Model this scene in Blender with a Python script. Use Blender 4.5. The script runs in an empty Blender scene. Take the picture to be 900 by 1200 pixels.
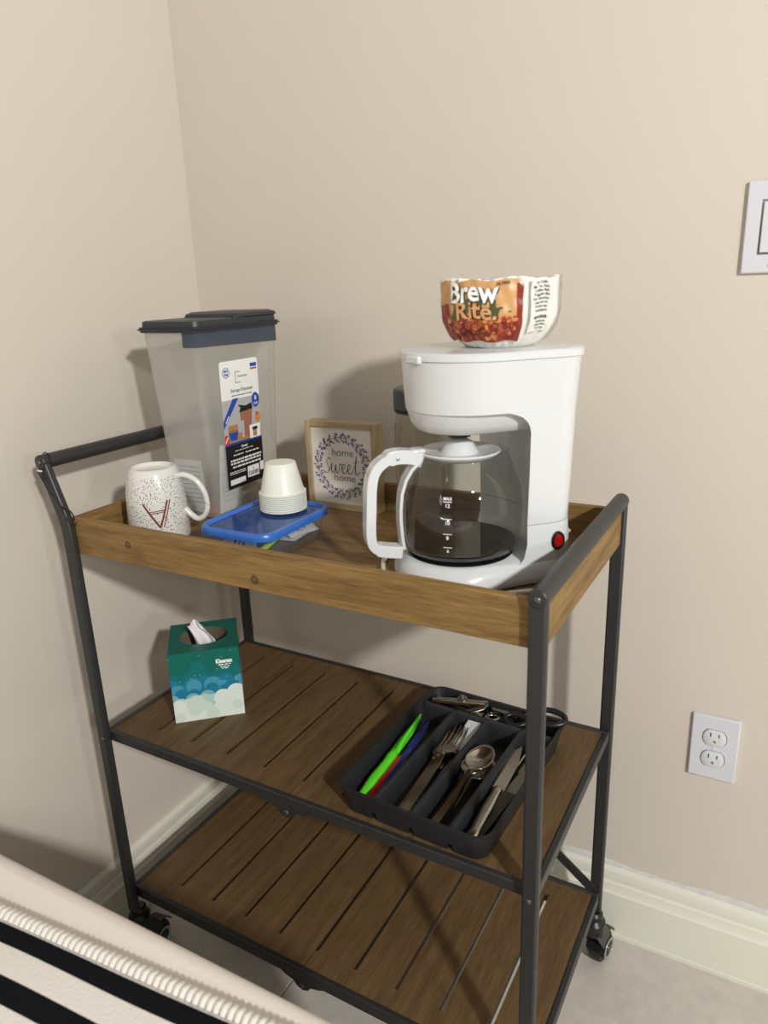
import bpy, math, random
from mathutils import Vector, Matrix
random.seed(7)
S = bpy.context.scene
COL = S.collection
PI = math.pi
# ------------------------------------------------------------------ camera, world, light, exposure
cam_d = bpy.data.cameras.new('camera'); cam = bpy.data.objects.new('camera', cam_d); COL.objects.link(cam)
cam_d.sensor_fit = 'HORIZONTAL'; cam_d.sensor_width = 36.0; cam_d.lens = 860.3083 * 36 / 900
cam.location = (1.02269, -1.13682, 1.17443); cam.rotation_euler = (1.2686, 0.0362, 0.4943)
cam_d.clip_start = 0.02
cam_d.dof.use_dof = True; cam_d.dof.focus_distance = 1.1; cam_d.dof.aperture_fstop = 6.5
S.camera = cam
S.view_settings.view_transform = 'Standard'; S.view_settings.look = 'None'
S.view_settings.gamma = 1.0; S.view_settings.use_curve_mapping = False
S.view_settings.exposure = -0.08
w = bpy.data.worlds.new('room_ambient'); S.world = w; w.use_nodes = True
w.node_tree.nodes['Background'].inputs[0].default_value = (1.0, 0.995, 0.98, 1)
w.node_tree.nodes['Background'].inputs[1].default_value = 0.33
def light(name, typ, loc, energy, color, size):
    d = bpy.data.lights.new(name, typ); d.energy = energy; d.color = color
    if typ == 'AREA': d.size = size
    else: d.shadow_soft_size = size
    o = bpy.data.objects.new(name, d); o.location = loc; COL.objects.link(o); return o
light('room_lamp_right_offscreen', 'POINT', (2.75, -2.10, 2.15), 290.0, (1.0, 0.99, 0.97), 0.08)
light('second_lamp_right_offscreen', 'POINT', (3.2, -1.75, 1.50), 42.0, (1.0, 0.99, 0.97), 0.12)

# ------------------------------------------------------------------ helpers
def lin(c):
    r = []
    for x in c:
        x = x / 255.0
        r.append(x / 12.92 if x <= 0.04045 else ((x + 0.055) / 1.055) ** 2.4)
    return (r[0], r[1], r[2], 1.0)
def mat(name, rgb, rough=0.5, metal=0.0, spec=0.5, alpha=1.0, trans=0.0, coat=0.0, var=0.0, vscale=8.0, bump=0.0, bscale=120.0, stretch=None):
    m = bpy.data.materials.new(name); m.use_nodes = True
    nt = m.node_tree; b = nt.nodes['Principled BSDF']
    c = lin(rgb)
    b.inputs['Base Color'].default_value = c
    b.inputs['Roughness'].default_value = rough; b.inputs['Metallic'].default_value = metal
    b.inputs['Specular IOR Level'].default_value = spec
    b.inputs['Coat Weight'].default_value = coat
    b.inputs['Alpha'].default_value = alpha
    if var > 0 or bump > 0:
        tc = nt.nodes.new('ShaderNodeTexCoord'); mp = nt.nodes.new('ShaderNodeMapping')
        nt.links.new(tc.outputs['Object'], mp.inputs['Vector'])
        if stretch: mp.inputs['Scale'].default_value = stretch
    if var > 0:
        n = nt.nodes.new('ShaderNodeTexNoise'); n.inputs['Scale'].default_value = vscale; n.inputs['Detail'].default_value = 5
        nt.links.new(mp.outputs[0], n.inputs['Vector'])
        r = nt.nodes.new('ShaderNodeValToRGB')
        r.color_ramp.elements[0].position = 0.3; r.color_ramp.elements[1].position = 0.7
        r.color_ramp.elements[0].color = (c[0]*(1-var), c[1]*(1-var), c[2]*(1-var), 1)
        r.color_ramp.elements[1].color = (min(1, c[0]*(1+var)), min(1, c[1]*(1+var)), min(1, c[2]*(1+var)), 1)
        nt.links.new(n.outputs['Fac'], r.inputs[0]); nt.links.new(r.outputs[0], b.inputs['Base Color'])
    if bump > 0:
        n2 = nt.nodes.new('ShaderNodeTexNoise'); n2.inputs['Scale'].default_value = bscale; n2.inputs['Detail'].default_value = 3
        nt.links.new(mp.outputs[0], n2.inputs['Vector'])
        bp = nt.nodes.new('ShaderNodeBump'); bp.inputs['Strength'].default_value = bump; bp.inputs['Distance'].default_value = 0.002
        nt.links.new(n2.outputs['Fac'], bp.inputs['Height']); nt.links.new(bp.outputs[0], b.inputs['Normal'])
    return m
def wood(name, dark, light_, axis=0, rough=0.55, knots=(), seed=0.0):
    m = bpy.data.materials.new(name); m.use_nodes = True
    nt = m.node_tree; L = nt.links; b = nt.nodes['Principled BSDF']; b.inputs['Roughness'].default_value = rough
    b.inputs['Specular IOR Level'].default_value = 0.3
    tc = nt.nodes.new('ShaderNodeTexCoord'); mp = nt.nodes.new('ShaderNodeMapping')
    sc = [14.0, 14.0, 14.0]; sc[axis] = 1.0
    mp.inputs['Scale'].default_value = sc; mp.inputs['Location'].default_value = (seed, seed*1.7, seed*.6)
    L.new(tc.outputs['Object'], mp.inputs['Vector'])
    n = nt.nodes.new('ShaderNodeTexNoise'); n.inputs['Scale'].default_value = 5; n.inputs['Detail'].default_value = 8; n.inputs['Roughness'].default_value = 0.65
    L.new(mp.outputs[0], n.inputs['Vector'])
    n3 = nt.nodes.new('ShaderNodeTexNoise'); n3.inputs['Scale'].default_value = 28; n3.inputs['Detail'].default_value = 4
    L.new(mp.outputs[0], n3.inputs['Vector'])
    mx = nt.nodes.new('ShaderNodeMath'); mx.operation = 'MULTIPLY_ADD'; mx.inputs[1].default_value = 0.4
    L.new(n3.outputs['Fac'], mx.inputs[0])
    m2 = nt.nodes.new('ShaderNodeMath'); m2.operation = 'MULTIPLY'; m2.inputs[1].default_value = 0.65
    L.new(n.outputs['Fac'], m2.inputs[0]); L.new(m2.outputs[0], mx.inputs[2])
    r = nt.nodes.new('ShaderNodeValToRGB')
    e = r.color_ramp.elements; e[0].position = 0.36; e[0].color = lin(dark); e[1].position = 0.66; e[1].color = lin(light_)
    L.new(mx.outputs[0], r.inputs[0])
    out = r.outputs[0]
    for (kx, ky, kz, kr) in knots:
        vs = nt.nodes.new('ShaderNodeVectorMath'); vs.operation = 'DISTANCE'; vs.inputs[1].default_value = (kx, ky, kz)
        L.new(tc.outputs['Object'], vs.inputs[0])
        kr_ = nt.nodes.new('ShaderNodeValToRGB'); ke = kr_.color_ramp.elements
        ke[0].position = 0.0; ke[0].color = (0.55, 0.55, 0.55, 1); ke[1].position = 1.0; ke[1].color = (0, 0, 0, 1)
        for pos, v in ((0.45, 0.35), (0.62, 0.95), (0.8, 0.35)):
            x = ke.new(pos); x.color = (v, v, v, 1)
        dv = nt.nodes.new('ShaderNodeMath'); dv.operation = 'DIVIDE'; dv.inputs[1].default_value = kr
        L.new(vs.outputs['Value'], dv.inputs[0]); L.new(dv.outputs[0], kr_.inputs[0])
        mi = nt.nodes.new('ShaderNodeMix'); mi.data_type = 'RGBA'; mi.inputs['B'].default_value = lin((38, 22, 10))
        L.new(kr_.outputs[0], mi.inputs['Factor']); L.new(out, mi.inputs['A']); out = mi.outputs['Result']
    L.new(out, b.inputs['Base Color'])
    bp = nt.nodes.new('ShaderNodeBump'); bp.inputs['Strength'].default_value = 0.25; bp.inputs['Distance'].default_value = 0.001
    L.new(mx.outputs[0], bp.inputs['Height']); L.new(bp.outputs[0], b.inputs['Normal'])
    return m
def clear(name, tint, gloss_rough=0.02, ior=1.45, body=None, body_fac=0.0, body_rough=0.4):
    """thin clear wall: transparent + Fresnel gloss, with an optional milky body."""
    m = bpy.data.materials.new(name); m.use_nodes = True
    nt = m.node_tree; L = nt.links; nt.nodes.remove(nt.nodes['Principled BSDF'])
    out = nt.nodes['Material Output']
    t = nt.nodes.new('ShaderNodeBsdfTransparent'); t.inputs[0].default_value = lin(tint)
    src = t.outputs[0]
    if body:
        d = nt.nodes.new('ShaderNodeBsdfDiffuse'); d.inputs[0].default_value = lin(body)
        tr = nt.nodes.new('ShaderNodeBsdfTranslucent'); tr.inputs[0].default_value = lin(body)
        a = nt.nodes.new('ShaderNodeMixShader'); a.inputs[0].default_value = 0.4; L.new(d.outputs[0], a.inputs[1]); L.new(tr.outputs[0], a.inputs[2])
        mb_ = nt.nodes.new('ShaderNodeMixShader'); mb_.inputs[0].default_value = body_fac; L.new(src, mb_.inputs[1]); L.new(a.outputs[0], mb_.inputs[2]); src = mb_.outputs[0]
    g = nt.nodes.new('ShaderNodeBsdfGlossy'); g.inputs['Roughness'].default_value = gloss_rough
    lw = nt.nodes.new('ShaderNodeLayerWeight'); lw.inputs['Blend'].default_value = 0.5
    pw = nt.nodes.new('ShaderNodeMath'); pw.operation = 'POWER'; pw.inputs[1].default_value = 4.0; L.new(lw.outputs['Facing'], pw.inputs[0])
    f = nt.nodes.new('ShaderNodeMath'); f.operation = 'MULTIPLY_ADD'; f.inputs[1].default_value = 0.75; f.inputs[2].default_value = ((ior-1)/(ior+1))**2 * 1.2; L.new(pw.outputs[0], f.inputs[0])
    x = nt.nodes.new('ShaderNodeMixShader'); L.new(f.outputs[0], x.inputs[0]); L.new(src, x.inputs[1]); L.new(g.outputs[0], x.inputs[2])
    L.new(x.outputs[0], out.inputs[0])
    return m

def rr(wd, dp, r, k=5, cx=0, cy=0):
    """rounded rectangle outline, ccw"""
    pts = []
    for sx, sy, a0 in ((1, 1, 0), (-1, 1, 90), (-1, -1, 180), (1, -1, 270)):
        for i in range(k + 1):
            a = math.radians(a0 + 90 * i / k)
            pts.append((cx + sx * (wd/2 - r) + r * math.cos(a), cy + sy * (dp/2 - r) + r * math.sin(a)))
    return pts
def smooth_path(pts, n=8):
    P = [Vector(p) for p in pts]; out = []
    for i in range(len(P) - 1):
        p0 = P[max(i-1, 0)]; p1 = P[i]; p2 = P[i+1]; p3 = P[min(i+2, len(P)-1)]
        for k in range(n):
            t = k / n
            out.append(0.5 * ((2*p1) + (p2-p0)*t + (2*p0-5*p1+4*p2-p3)*t*t + (3*p1-p0-3*p2+p3)*t**3))
    out.append(P[-1]); return out
_txt = {}
def text_geo(s, bold=0.0, shear=0.0):
    key = (s, bold, shear)
    if key not in _txt:
        c = bpy.data.curves.new('t', 'FONT'); c.body = s; c.size = 1; c.offset = bold; c.shear = shear; c.resolution_u = 3; c.align_x = 'CENTER'
        o = bpy.data.objects.new('t', c); COL.objects.link(o)
        dg = bpy.context.evaluated_depsgraph_get(); dg.update()
        me = bpy.data.meshes.new_from_object(o.evaluated_get(dg))
        _txt[key] = ([tuple(v.co) for v in me.vertices], [tuple(p.vertices) for p in me.polygons])
        bpy.data.objects.remove(o); bpy.data.curves.remove(c); bpy.data.meshes.remove(me)
    return _txt[key]
def flat(o, ex, ey):
    o, ex, ey = Vector(o), Vector(ex).normalized(), Vector(ey).normalized(); n = ex.cross(ey)
    return lambda x, y, h=0.0: o + ex*x + ey*y + n*h
def clip_rect(poly, x0, y0, x1, y1):
    def cut(ps, f, inter):
        r = []
        for i, a in enumerate(ps):
            b = ps[(i+1) % len(ps)]
            if f(a):
                r.append(a)
                if not f(b): r.append(inter(a, b))
            elif f(b): r.append(inter(a, b))
        return r
    def ix(v): return lambda a, b: (v, a[1] + (b[1]-a[1])*(v-a[0])/(b[0]-a[0]))
    def iy(v): return lambda a, b: (a[0] + (b[0]-a[0])*(v-a[1])/(b[1]-a[1]), v)
    for f, g in ((lambda p: p[0] >= x0, ix(x0)), (lambda p: p[0] <= x1, ix(x1)), (lambda p: p[1] >= y0, iy(y0)), (lambda p: p[1] <= y1, iy(y1))):
        if poly: poly = cut(poly, f, g)
    return poly
class MB:
    def __init__(s): s.v = []; s.f = []; s.m = []; s.cur = 0
    def add(s, vs, fs):
        o = len(s.v); s.v += [tuple(p) for p in vs]
        for f in fs: s.f.append(tuple(i + o for i in f)); s.m.append(s.cur)
        return s
    def box(s, x0, x1, y0, y1, z0, z1, M=None):
        vs = [Vector((x, y, z)) for z in (z0, z1) for x, y in ((x0, y0), (x1, y0), (x1, y1), (x0, y1))]
        if M: vs = [M @ p for p in vs]
        return s.add(vs, [(3,2,1,0), (4,5,6,7), (0,1,5,4), (1,2,6,5), (2,3,7,6), (3,0,4,7)])
    def loft(s, rings, cap0=True, cap1=True, closed=True):
        n = len(rings[0]); vs = [p for r in rings for p in r]; fs = []
        for i in range(len(rings)-1):
            for j in range(n if closed else n-1):
                k = (j+1) % n; fs.append((i*n+j, i*n+k, (i+1)*n+k, (i+1)*n+j))
        if cap0: fs.append(tuple(range(n-1, -1, -1)))
        if cap1: fs.append(tuple((len(rings)-1)*n + j for j in range(n)))
        return s.add(vs, fs)
    def prism(s, poly, z0, z1): return s.loft([[(x, y, z0) for x, y in poly], [(x, y, z1) for x, y in poly]])
    def lathe(s, prof, n=32, cx=0, cy=0, cap0=False, cap1=False, a0=0.0):
        return s.loft([[(cx + r*math.cos(a0+2*PI*i/n), cy + r*math.sin(a0+2*PI*i/n), z) for i in range(n)] for r, z in prof], cap0, cap1)
    def sweep(s, pts, secs, n=0, up=(0, 0, 1)):
        """secs: (width, thickness) per point; n=0 rectangle, else ellipse with n points"""
        P = [Vector(p) for p in pts]
        if not isinstance(secs, list): secs = [secs]*len(P)
        rings = []; up = Vector(up)
        for i, p in enumerate(P):
            t = (P[min(i+1, len(P)-1)] - P[max(i-1, 0)]).normalized()
            a = t.cross(up)
            if a.length < 1e-4: a = t.cross(Vector((1, 0, 0)))
            a.normalize(); b = a.cross(t)
            wd, th = secs[i]
            if n: rings.append([p + a*(wd/2*math.cos(2*PI*k/n)) + b*(th/2*math.sin(2*PI*k/n)) for k in range(n)])
            else: rings.append([p + a*(x*wd/2) + b*(y*th/2) for x, y in ((-1,-1), (1,-1), (1,1), (-1,1))])
        return s.loft(rings)
    def tube(s, pts, r, n=10, up=(0, 0, 1)):
        rs = r if isinstance(r, list) else [r]*len(pts)
        return s.sweep(pts, [(2*x, 2*x) for x in rs], n, up)
    def cyl(s, a, b, r, n=16): return s.tube([a, b], r, n, up=(0.31, 0.17, 0.93))
    def rect(s, mp, x0, y0, x1, y1, h=0.0, nx=1, ny=1):
        vs = [mp(x0+(x1-x0)*i/nx, y0+(y1-y0)*j/ny, h) for j in range(ny+1) for i in range(nx+1)]
        return s.add(vs, [(j*(nx+1)+i, j*(nx+1)+i+1, (j+1)*(nx+1)+i+1, (j+1)*(nx+1)+i) for j in range(ny) for i in range(nx)])
    def poly(s, mp, pts, h=0.0): return s.add([mp(x, y, h) for x, y in pts], [tuple(range(len(pts)))])
    def disc(s, mp, cx, cy, rx, ry=None, h=0.0, n=20, rot=0.0, clip=None):
        ry = ry or rx
        ps = []
        for i in range(n):
            a = 2*PI*i/n; x, y = rx*math.cos(a), ry*math.sin(a)
            ps.append((cx + x*math.cos(rot) - y*math.sin(rot), cy + x*math.sin(rot) + y*math.cos(rot)))
        if clip: ps = clip_rect(ps, *clip)
        if len(ps) > 2: s.poly(mp, ps, h)
        return s
    def ring(s, mp, cx, cy, r0, r1, h=0.0, n=24):
        vs = [mp(cx + r*math.cos(2*PI*i/n), cy + r*math.sin(2*PI*i/n), h) for r in (r0, r1) for i in range(n)]
        return s.add(vs, [(i, (i+1) % n, n+(i+1) % n, n+i) for i in range(n)])
    def stroke(s, mp, pts, wd, h=0.0):
        n = len(pts); L = []; 
        ws = wd if isinstance(wd, list) else [wd]*n
        vs = []
        for i, p in enumerate(pts):
            a = pts[max(i-1, 0)]; b = pts[min(i+1, n-1)]
            dx, dy = b[0]-a[0], b[1]-a[1]; l = math.hypot(dx, dy) or 1
            nx, ny = -dy/l*ws[i]/2, dx/l*ws[i]/2
            vs += [mp(p[0]-nx, p[1]-ny, h), mp(p[0]+nx, p[1]+ny, h)]
        return s.add(vs, [(2*i, 2*i+2, 2*i+3, 2*i+1) for i in range(n-1)])
    def text(s, mp, t, x, y, size, h=0.0, bold=0.0, sx=1.0, shear=0.0, rot=0.0):
        vs, fs = text_geo(t, bold, shear); c, sn = math.cos(rot), math.sin(rot)
        out = []
        for p in vs:
            X, Y = p[0]*size*sx, p[1]*size
            out.append(mp(x + c*X - sn*Y, y + sn*X + c*Y, h))
        return s.add(out, fs)
    def bars(s, mp, x0, x1, y, hgt, h=0.0, gap=0.25, word=0.006, rnd=random):
        x = x0
        while x < x1 - word*.3:
            l = min(word*(0.4+1.2*rnd.random()), x1-x)
            s.rect(mp, x, y, x+l, y+hgt, h); x += l + word*gap
        return s
    def build(s, name, mats, parent=None, smooth=None, bevel=0.0, segs=2, loc=None, rot=None):
        me = bpy.data.meshes.new(name); me.from_pydata(s.v, [], s.f)
        if not isinstance(mats, (list, tuple)): mats = [mats]
        for m_ in mats: me.materials.append(m_)
        me.polygons.foreach_set('material_index', s.m)
        if smooth is not None:
            me.polygons.foreach_set('use_smooth', [True]*len(s.f)); me.set_sharp_from_angle(angle=math.radians(smooth))
        me.update()
        o = bpy.data.objects.new(name, me); COL.objects.link(o)
        if parent: o.parent = parent
        if bevel:
            b = o.modifiers.new('bevel', 'BEVEL'); b.width = bevel; b.segments = segs; b.limit_method = 'ANGLE'; b.angle_limit = math.radians(40)
            if smooth is None:
                me.polygons.foreach_set('use_smooth', [True]*len(s.f)); me.set_sharp_from_angle(angle=math.radians(35))
        if loc: o.location = loc
        if rot: o.rotation_euler = rot
        return o
def tag(o, label, cat, group=None):
    o['label'] = label; o['category'] = cat
    if group: o['group'] = group
    return o
def thing(name, label, cat, loc=(0, 0, 0), rz=0.0, group=None):
    o = bpy.data.objects.new(name, None); o.empty_display_size = 0.02; COL.objects.link(o)
    o.location = loc; o.rotation_euler = (0, 0, rz); return tag(o, label, cat, group)
def cut(o, cutter):
    """cut real openings into a mesh object and keep the result as its mesh"""
    c = fix_normals(cutter.build('cutter', list(o.data.materials), o.parent))
    b = o.modifiers.new('cut', 'BOOLEAN'); b.operation = 'DIFFERENCE'; b.solver = 'EXACT'; b.object = c
    bpy.context.view_layer.update(); dg = bpy.context.evaluated_depsgraph_get()
    me = bpy.data.meshes.new_from_object(o.evaluated_get(dg)); o.modifiers.clear(); old = o.data; nm = old.name
    o.data = me; bpy.data.meshes.remove(old); me.name = nm
    cm_ = c.data; bpy.data.objects.remove(c); bpy.data.meshes.remove(cm_); return o
def structure(o): o['kind'] = 'structure'; return o
def fix_normals(o):
    import bmesh
    bm = bmesh.new(); bm.from_mesh(o.data); bmesh.ops.recalc_face_normals(bm, faces=bm.faces); bm.to_mesh(o.data); bm.free(); return o

# the cart's own frame inside the room: origin at its front left, u along its length, v to the back wall
CX, CY, YAW = 0.1172, -0.4533, -0.0176
LEN, DEP = 0.712, 0.353
Z_TRAY, Z_MID, Z_LOW, Z_FLOOR = 0.8606, 0.4984, 0.1845, 0.012
ZT = 0.8155                                     # top of the tray's wooden bottom
def cw(u, v, z=0.0):
    c, s_ = math.cos(YAW), math.sin(YAW); return (CX + c*u - s_*v, CY + s_*u + c*v, z)

# ------------------------------------------------------------------ materials
M_wall = mat('wall_paint', (211, 202, 189), 0.62, spec=0.25, var=0.012, vscale=3.0, bump=0.10, bscale=60)
M_base = mat('baseboard_paint', (228, 226, 210), 0.35, bump=0.04, bscale=30)
M_caulk = mat('caulk_smear', (212, 210, 204), 0.7, var=0.06, vscale=60, bump=0.4, bscale=200)
M_grout = mat('grout', (150, 146, 138), 0.9)
M_tile = mat('floor_tile', (200, 193, 184), 0.45, var=0.07, vscale=45, bump=0.10, bscale=40)
M_steel = mat('cart_grey_steel', (45, 45, 45), 0.42, metal=0.0, spec=0.5, bump=0.05, bscale=500)
M_bolt = mat('bolt_steel', (96, 95, 93), 0.3, metal=0.7)
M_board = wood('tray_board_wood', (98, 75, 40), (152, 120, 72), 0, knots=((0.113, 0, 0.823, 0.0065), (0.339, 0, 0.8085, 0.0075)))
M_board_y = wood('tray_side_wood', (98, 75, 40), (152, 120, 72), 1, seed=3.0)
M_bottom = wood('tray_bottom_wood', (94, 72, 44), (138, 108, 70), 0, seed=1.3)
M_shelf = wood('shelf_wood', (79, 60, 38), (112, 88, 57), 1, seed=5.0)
M_rubber = mat('black_rubber', (22, 22, 22), 0.45)
M_hub = mat('wheel_hub', (176, 174, 170), 0.3, metal=0.6)
M_white = mat('white_gloss_plastic', (215, 217, 217), 0.22, spec=0.5, coat=0.15)
M_whiteplate = mat('white_plate_plastic', (214, 214, 220), 0.35)
M_black = mat('black_plastic', (24, 24, 25), 0.35)
M_red = mat('red_lens', (158, 14, 16), 0.25, coat=0.2)
M_cord = mat('cream_cord', (222, 214, 200), 0.5)
M_glass = clear('carafe_glass', (240, 242, 240), 0.01, 1.5)
M_jar = clear('jar_glass', (228, 226, 218), 0.02, 1.45)
M_coffee = mat('coffee', (30, 20, 14), 0.05, spec=0.6)
M_print_w = mat('white_print', (245, 245, 245), 0.5)

# ------------------------------------------------------------------ room shell
def slab(name, x0, x1, y0, y1, z0, z1, m): return structure(MB().box(x0, x1, y0, y1, z0, z1).build(name, m))
slab('wall_back', -0.12, 3.4, 0.0, 0.12, -0.03, 2.6, M_wall)
slab('wall_left', -0.12, 0.0, -3.4, 0.0, -0.03, 2.6, M_wall)
floor = slab('floor', -0.12, 3.4, -3.4, 0.12, -0.06, Z_FLOOR - 0.0015, M_grout)
T = 0.80; tile_me = None
for i in range(5):
    for j in range(5):
        x0 = max(0.376 + (i-1)*T, 0.0); x1 = min(0.376 + i*T, 3.4); y1 = min(-0.62 + (1-j)*T + T, 0.0) if False else min(0.18 - j*T, 0.0); y0 = 0.18 - (j+1)*T
        if x1 - x0 < 0.05 or y1 - y0 < 0.05 or y0 < -3.45: continue
        MB().box(x0+.0015, x1-.0015, y0+.0015, y1-.0015, Z_FLOOR-.006, Z_FLOOR).build('floor_tile', M_tile, floor, bevel=0.0008, segs=1)
# baseboards: profile (out from wall, height)
prof = [(0.0, -0.005), (0.0275, -0.005), (0.0275, 0.0195), (0.0262, 0.021), (0.0215, 0.0985), (0.0235, 0.1005), (0.0235, 0.104), (0.0195, 0.107), (0.0175, 0.112), (0.0165, 0.121), (0.0128, 0.1235), (0.0128, 0.127), (0.0135, 0.131), (0.0105, 0.143), (0.0035, 0.1475), (0.0, 0.1475)]
prof = [(d, z if z > 0.015 else Z_FLOOR-0.002) for d, z in prof]
structure(MB().loft([[(x, -d, z) for d, z in prof] for x in (0.0, 3.4)]).build('baseboard_back', M_base, smooth=28))
structure(MB().loft([[(d, y, z) for d, z in prof] for y in (-3.4, -0.0005)]).build('baseboard_left', M_base, smooth=28))
# uneven caulk and paint line above the back baseboard
mb = MB(); r2 = random.Random(3); top = []; n = 150
for i in range(n+1):
    x = 0.02 + 2.0*i/n; top.append((x, 0.1545 + 0.0035*math.sin(i*0.35) + 0.003*r2.random()))
rings = [[(x, -0.0002, 0.144), (x, -0.003, 0.145), (x, -0.0018, z-0.002), (x, -0.0002, z)] for x, z in top]
structure(mb.loft(rings).build('trim_1', M_caulk, smooth=60))

# ------------------------------------------------------------------ serving cart
cart = thing('serving_cart', 'three-tier rolling serving cart with grey steel frame and brown wooden shelves', 'cart', cw(0, 0, Z_FLOOR), YAW)
def cp(mb, name, m, parent=None, **k):          # a part of the cart: geometry written in cart coordinates with room heights
    mb.v = [(x, y, z - Z_FLOOR) for x, y, z in mb.v]
    return mb.build(name, m, parent or cart, **k)
PW, PD = 0.0198, 0.012
for v0, nm in ((-PD, 'front'), (DEP, 'back')):
    y = v0 + PD/2
    # left post: straight, then leaning out to the push handle
    ul = -0.002
    path = [Vector((ul, y, 0.135)), Vector((ul, y, 0.80))] + smooth_path([(ul, y, 0.825), (ul-0.0012, y, 0.845), (ul-0.006, y, 0.868), (ul-0.015, y, 0.894), (ul-0.025, y, 0.921), (ul-0.032, y, 0.943)], 4)
    cp(MB().sweep(path, (PW, PD), up=(0, 1, 0)), 'post', M_steel, bevel=0.003)
    cp(MB().box(LEN-PW/2, LEN+PW/2, v0, v0+PD, 0.135, 0.868), 'post', M_steel, bevel=0.003)
for (u, z) in ((-0.034, 0.944), (LEN, 0.868)):
    h = cp(MB().cyl((u, -PD-0.001, z), (u, DEP+PD+0.001, z), 0.0108, 24), 'handle_bar', M_steel, smooth=40, bevel=0.0025)
    for yy, s_ in ((-PD-0.001, -1), (DEP+PD+0.001, 1)):
        m_ = MB(); rg = []
        for k in range(5):
            a = k*PI/2/4.5; rg.append([(u + 0.0045*math.cos(a)*math.cos(t*PI/6), yy + s_*0.0032*math.sin(a), z + 0.0045*math.cos(a)*math.sin(t*PI/6)) for t in range(12)])
        o = cp(m_.loft(rg), 'cap_bolt', M_bolt, h, smooth=60); fix_normals(o)
# wooden tray
tw = 0.012
TB = Z_TRAY - 0.0553
tray = cp(MB().box(0.004, LEN-0.004, 0.006, DEP-0.006, TB+0.001, ZT), 'tray_bottom', M_bottom)
cp(MB().box(-0.006, LEN+0.004, 0.0, tw, TB, Z_TRAY), 'tray_front_board', M_board, bevel=0.0012)
cp(MB().box(-0.006, LEN+0.004, DEP-tw, DEP, TB, Z_TRAY), 'tray_back_board', M_board, bevel=0.0012)
cp(MB().box(-0.006, -0.006+tw, tw, DEP-tw, TB, Z_TRAY), 'tray_side_board', M_board_y, bevel=0.0012)
cp(MB().box(LEN+0.004-tw, LEN+0.004, tw, DEP-tw, TB, Z_TRAY-0.001), 'tray_side_board', M_board_y, bevel=0.0012)
# slatted shelves
X0, X1 = -0.006, LEN + 0.006
pitch = 0.0712
for zs, rh in ((Z_MID, 0.0165), (Z_LOW, 0.0205)):
    fr = MB()
    rw = 0.0085
    fr.box(X0, X1, 0, rw, zs-rh, zs).box(X0, X1, DEP-rw, DEP, zs-rh, zs).box(X0, X0+rw, rw, DEP-rw, zs-rh, zs).box(X1-rw, X1, rw, DEP-rw, zs-rh, zs)
    for xs in (0.19, 0.53): fr.box(xs-.008, xs+.008, rw, DEP-rw, zs-rh-.006, zs-0.0185)
    sf = cp(fr, 'shelf_frame', M_steel, bevel=0.0012)
    mid = 5*pitch
    for a, b, ks in ((X0+rw+.0006, mid-.0006, (1, 2, 3, 4)), (mid+.0006, X1-rw-.0006, (6, 7, 8, 9))):
        pn = MB(); z0, z1 = zs-0.0185, zs-0.0015
        ya, yb = rw+.0006, DEP-rw-.0006; sa, sb = 0.040, DEP-0.040
        xs = [a] + [x for k in ks for x in (k*pitch-.0042, k*pitch+.0042)] + [b]
        if ks[0] == 1: xs[-1:] = [mid-.0042, mid-.0006]
        else: xs[0:1] = [mid+.0006, mid+.0042]
        # planks between the slots, plus the closed front and back ends, as one sawn board
        us = xs; nU = len(us)
        solid = []
        for i in range(nU-1):
            is_slot = (us[i+1]-us[i]) < 0.0095
            solid.append(not is_slot)
        rows = [(ya, sa, True), (sa, sb, False), (sb, yb, True)]
        for r_i, (p, q, full) in enumerate(rows):
            for i in range(nU-1):
                if not (full or solid[i]): continue
                vs = [(x, y, z) for z in (z0, z1) for x, y in ((us[i], p), (us[i+1], p), (us[i+1], q), (us[i], q))]
                fs = [(3,2,1,0), (4,5,6,7)]; gs = []
                if r_i == 0 or (r_i == 2 and not solid[i]): (fs if r_i == 0 else gs).append((0,1,5,4))
                if r_i == 2 or (r_i == 0 and not solid[i]): (fs if r_i == 2 else gs).append((2,3,7,6))
                if i == 0 or (r_i == 1 and not solid[i-1]): (fs if i == 0 else gs).append((3,0,4,7))
                if i == nU-2 or (r_i == 1 and not solid[i+1]): (fs if i == nU-2 else gs).append((1,2,6,5))
                pn.add(vs, fs + gs)
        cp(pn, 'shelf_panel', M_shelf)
    # centre bracket under the front rail with its bolt
    for yv, s_ in ((0.0, -1), (DEP, 1)):
        poly = [(-0.042, 0.0), (0.042, 0.0), (0.030, -0.006), (0.016, -0.010), (0.010, -0.018), (0.0, -0.0215), (-0.010, -0.018), (-0.016, -0.010), (-0.030, -0.006)]
        ya, yb = (yv, yv+0.002) if s_ < 0 else (yv-0.002, yv)
        br = cp(MB().loft([[(mid+x, ya, zs-rh+z+0.002) for x, z in poly], [(mid+x, yb, zs-rh+z+0.002) for x, z in poly]]), 'brace_bracket', M_steel)
        fix_normals(br)
        cp(MB().cyl((mid, ya-0.0022, zs-rh-0.010), (mid, yb+0.0022, zs-rh-0.010), 0.0042, 14), 'bolt', M_bolt, br, bevel=0.001)
    for u, yv, s_ in ((0.0, -PD, -1), (LEN, -PD, -1)):
        o = MB(); rg = []
        for k in range(5):
            a = k*PI/2/4.4; rg.append([(u-0.001 + 0.0036*math.cos(a)*math.cos(t*PI/6), yv + s_*0.002*math.sin(a), zs-0.009 + 0.0036*math.cos(a)*math.sin(t*PI/6)) for t in range(12)])
        fix_normals(cp(o.loft(rg), 'screw', M_bolt, smooth=60))
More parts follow.
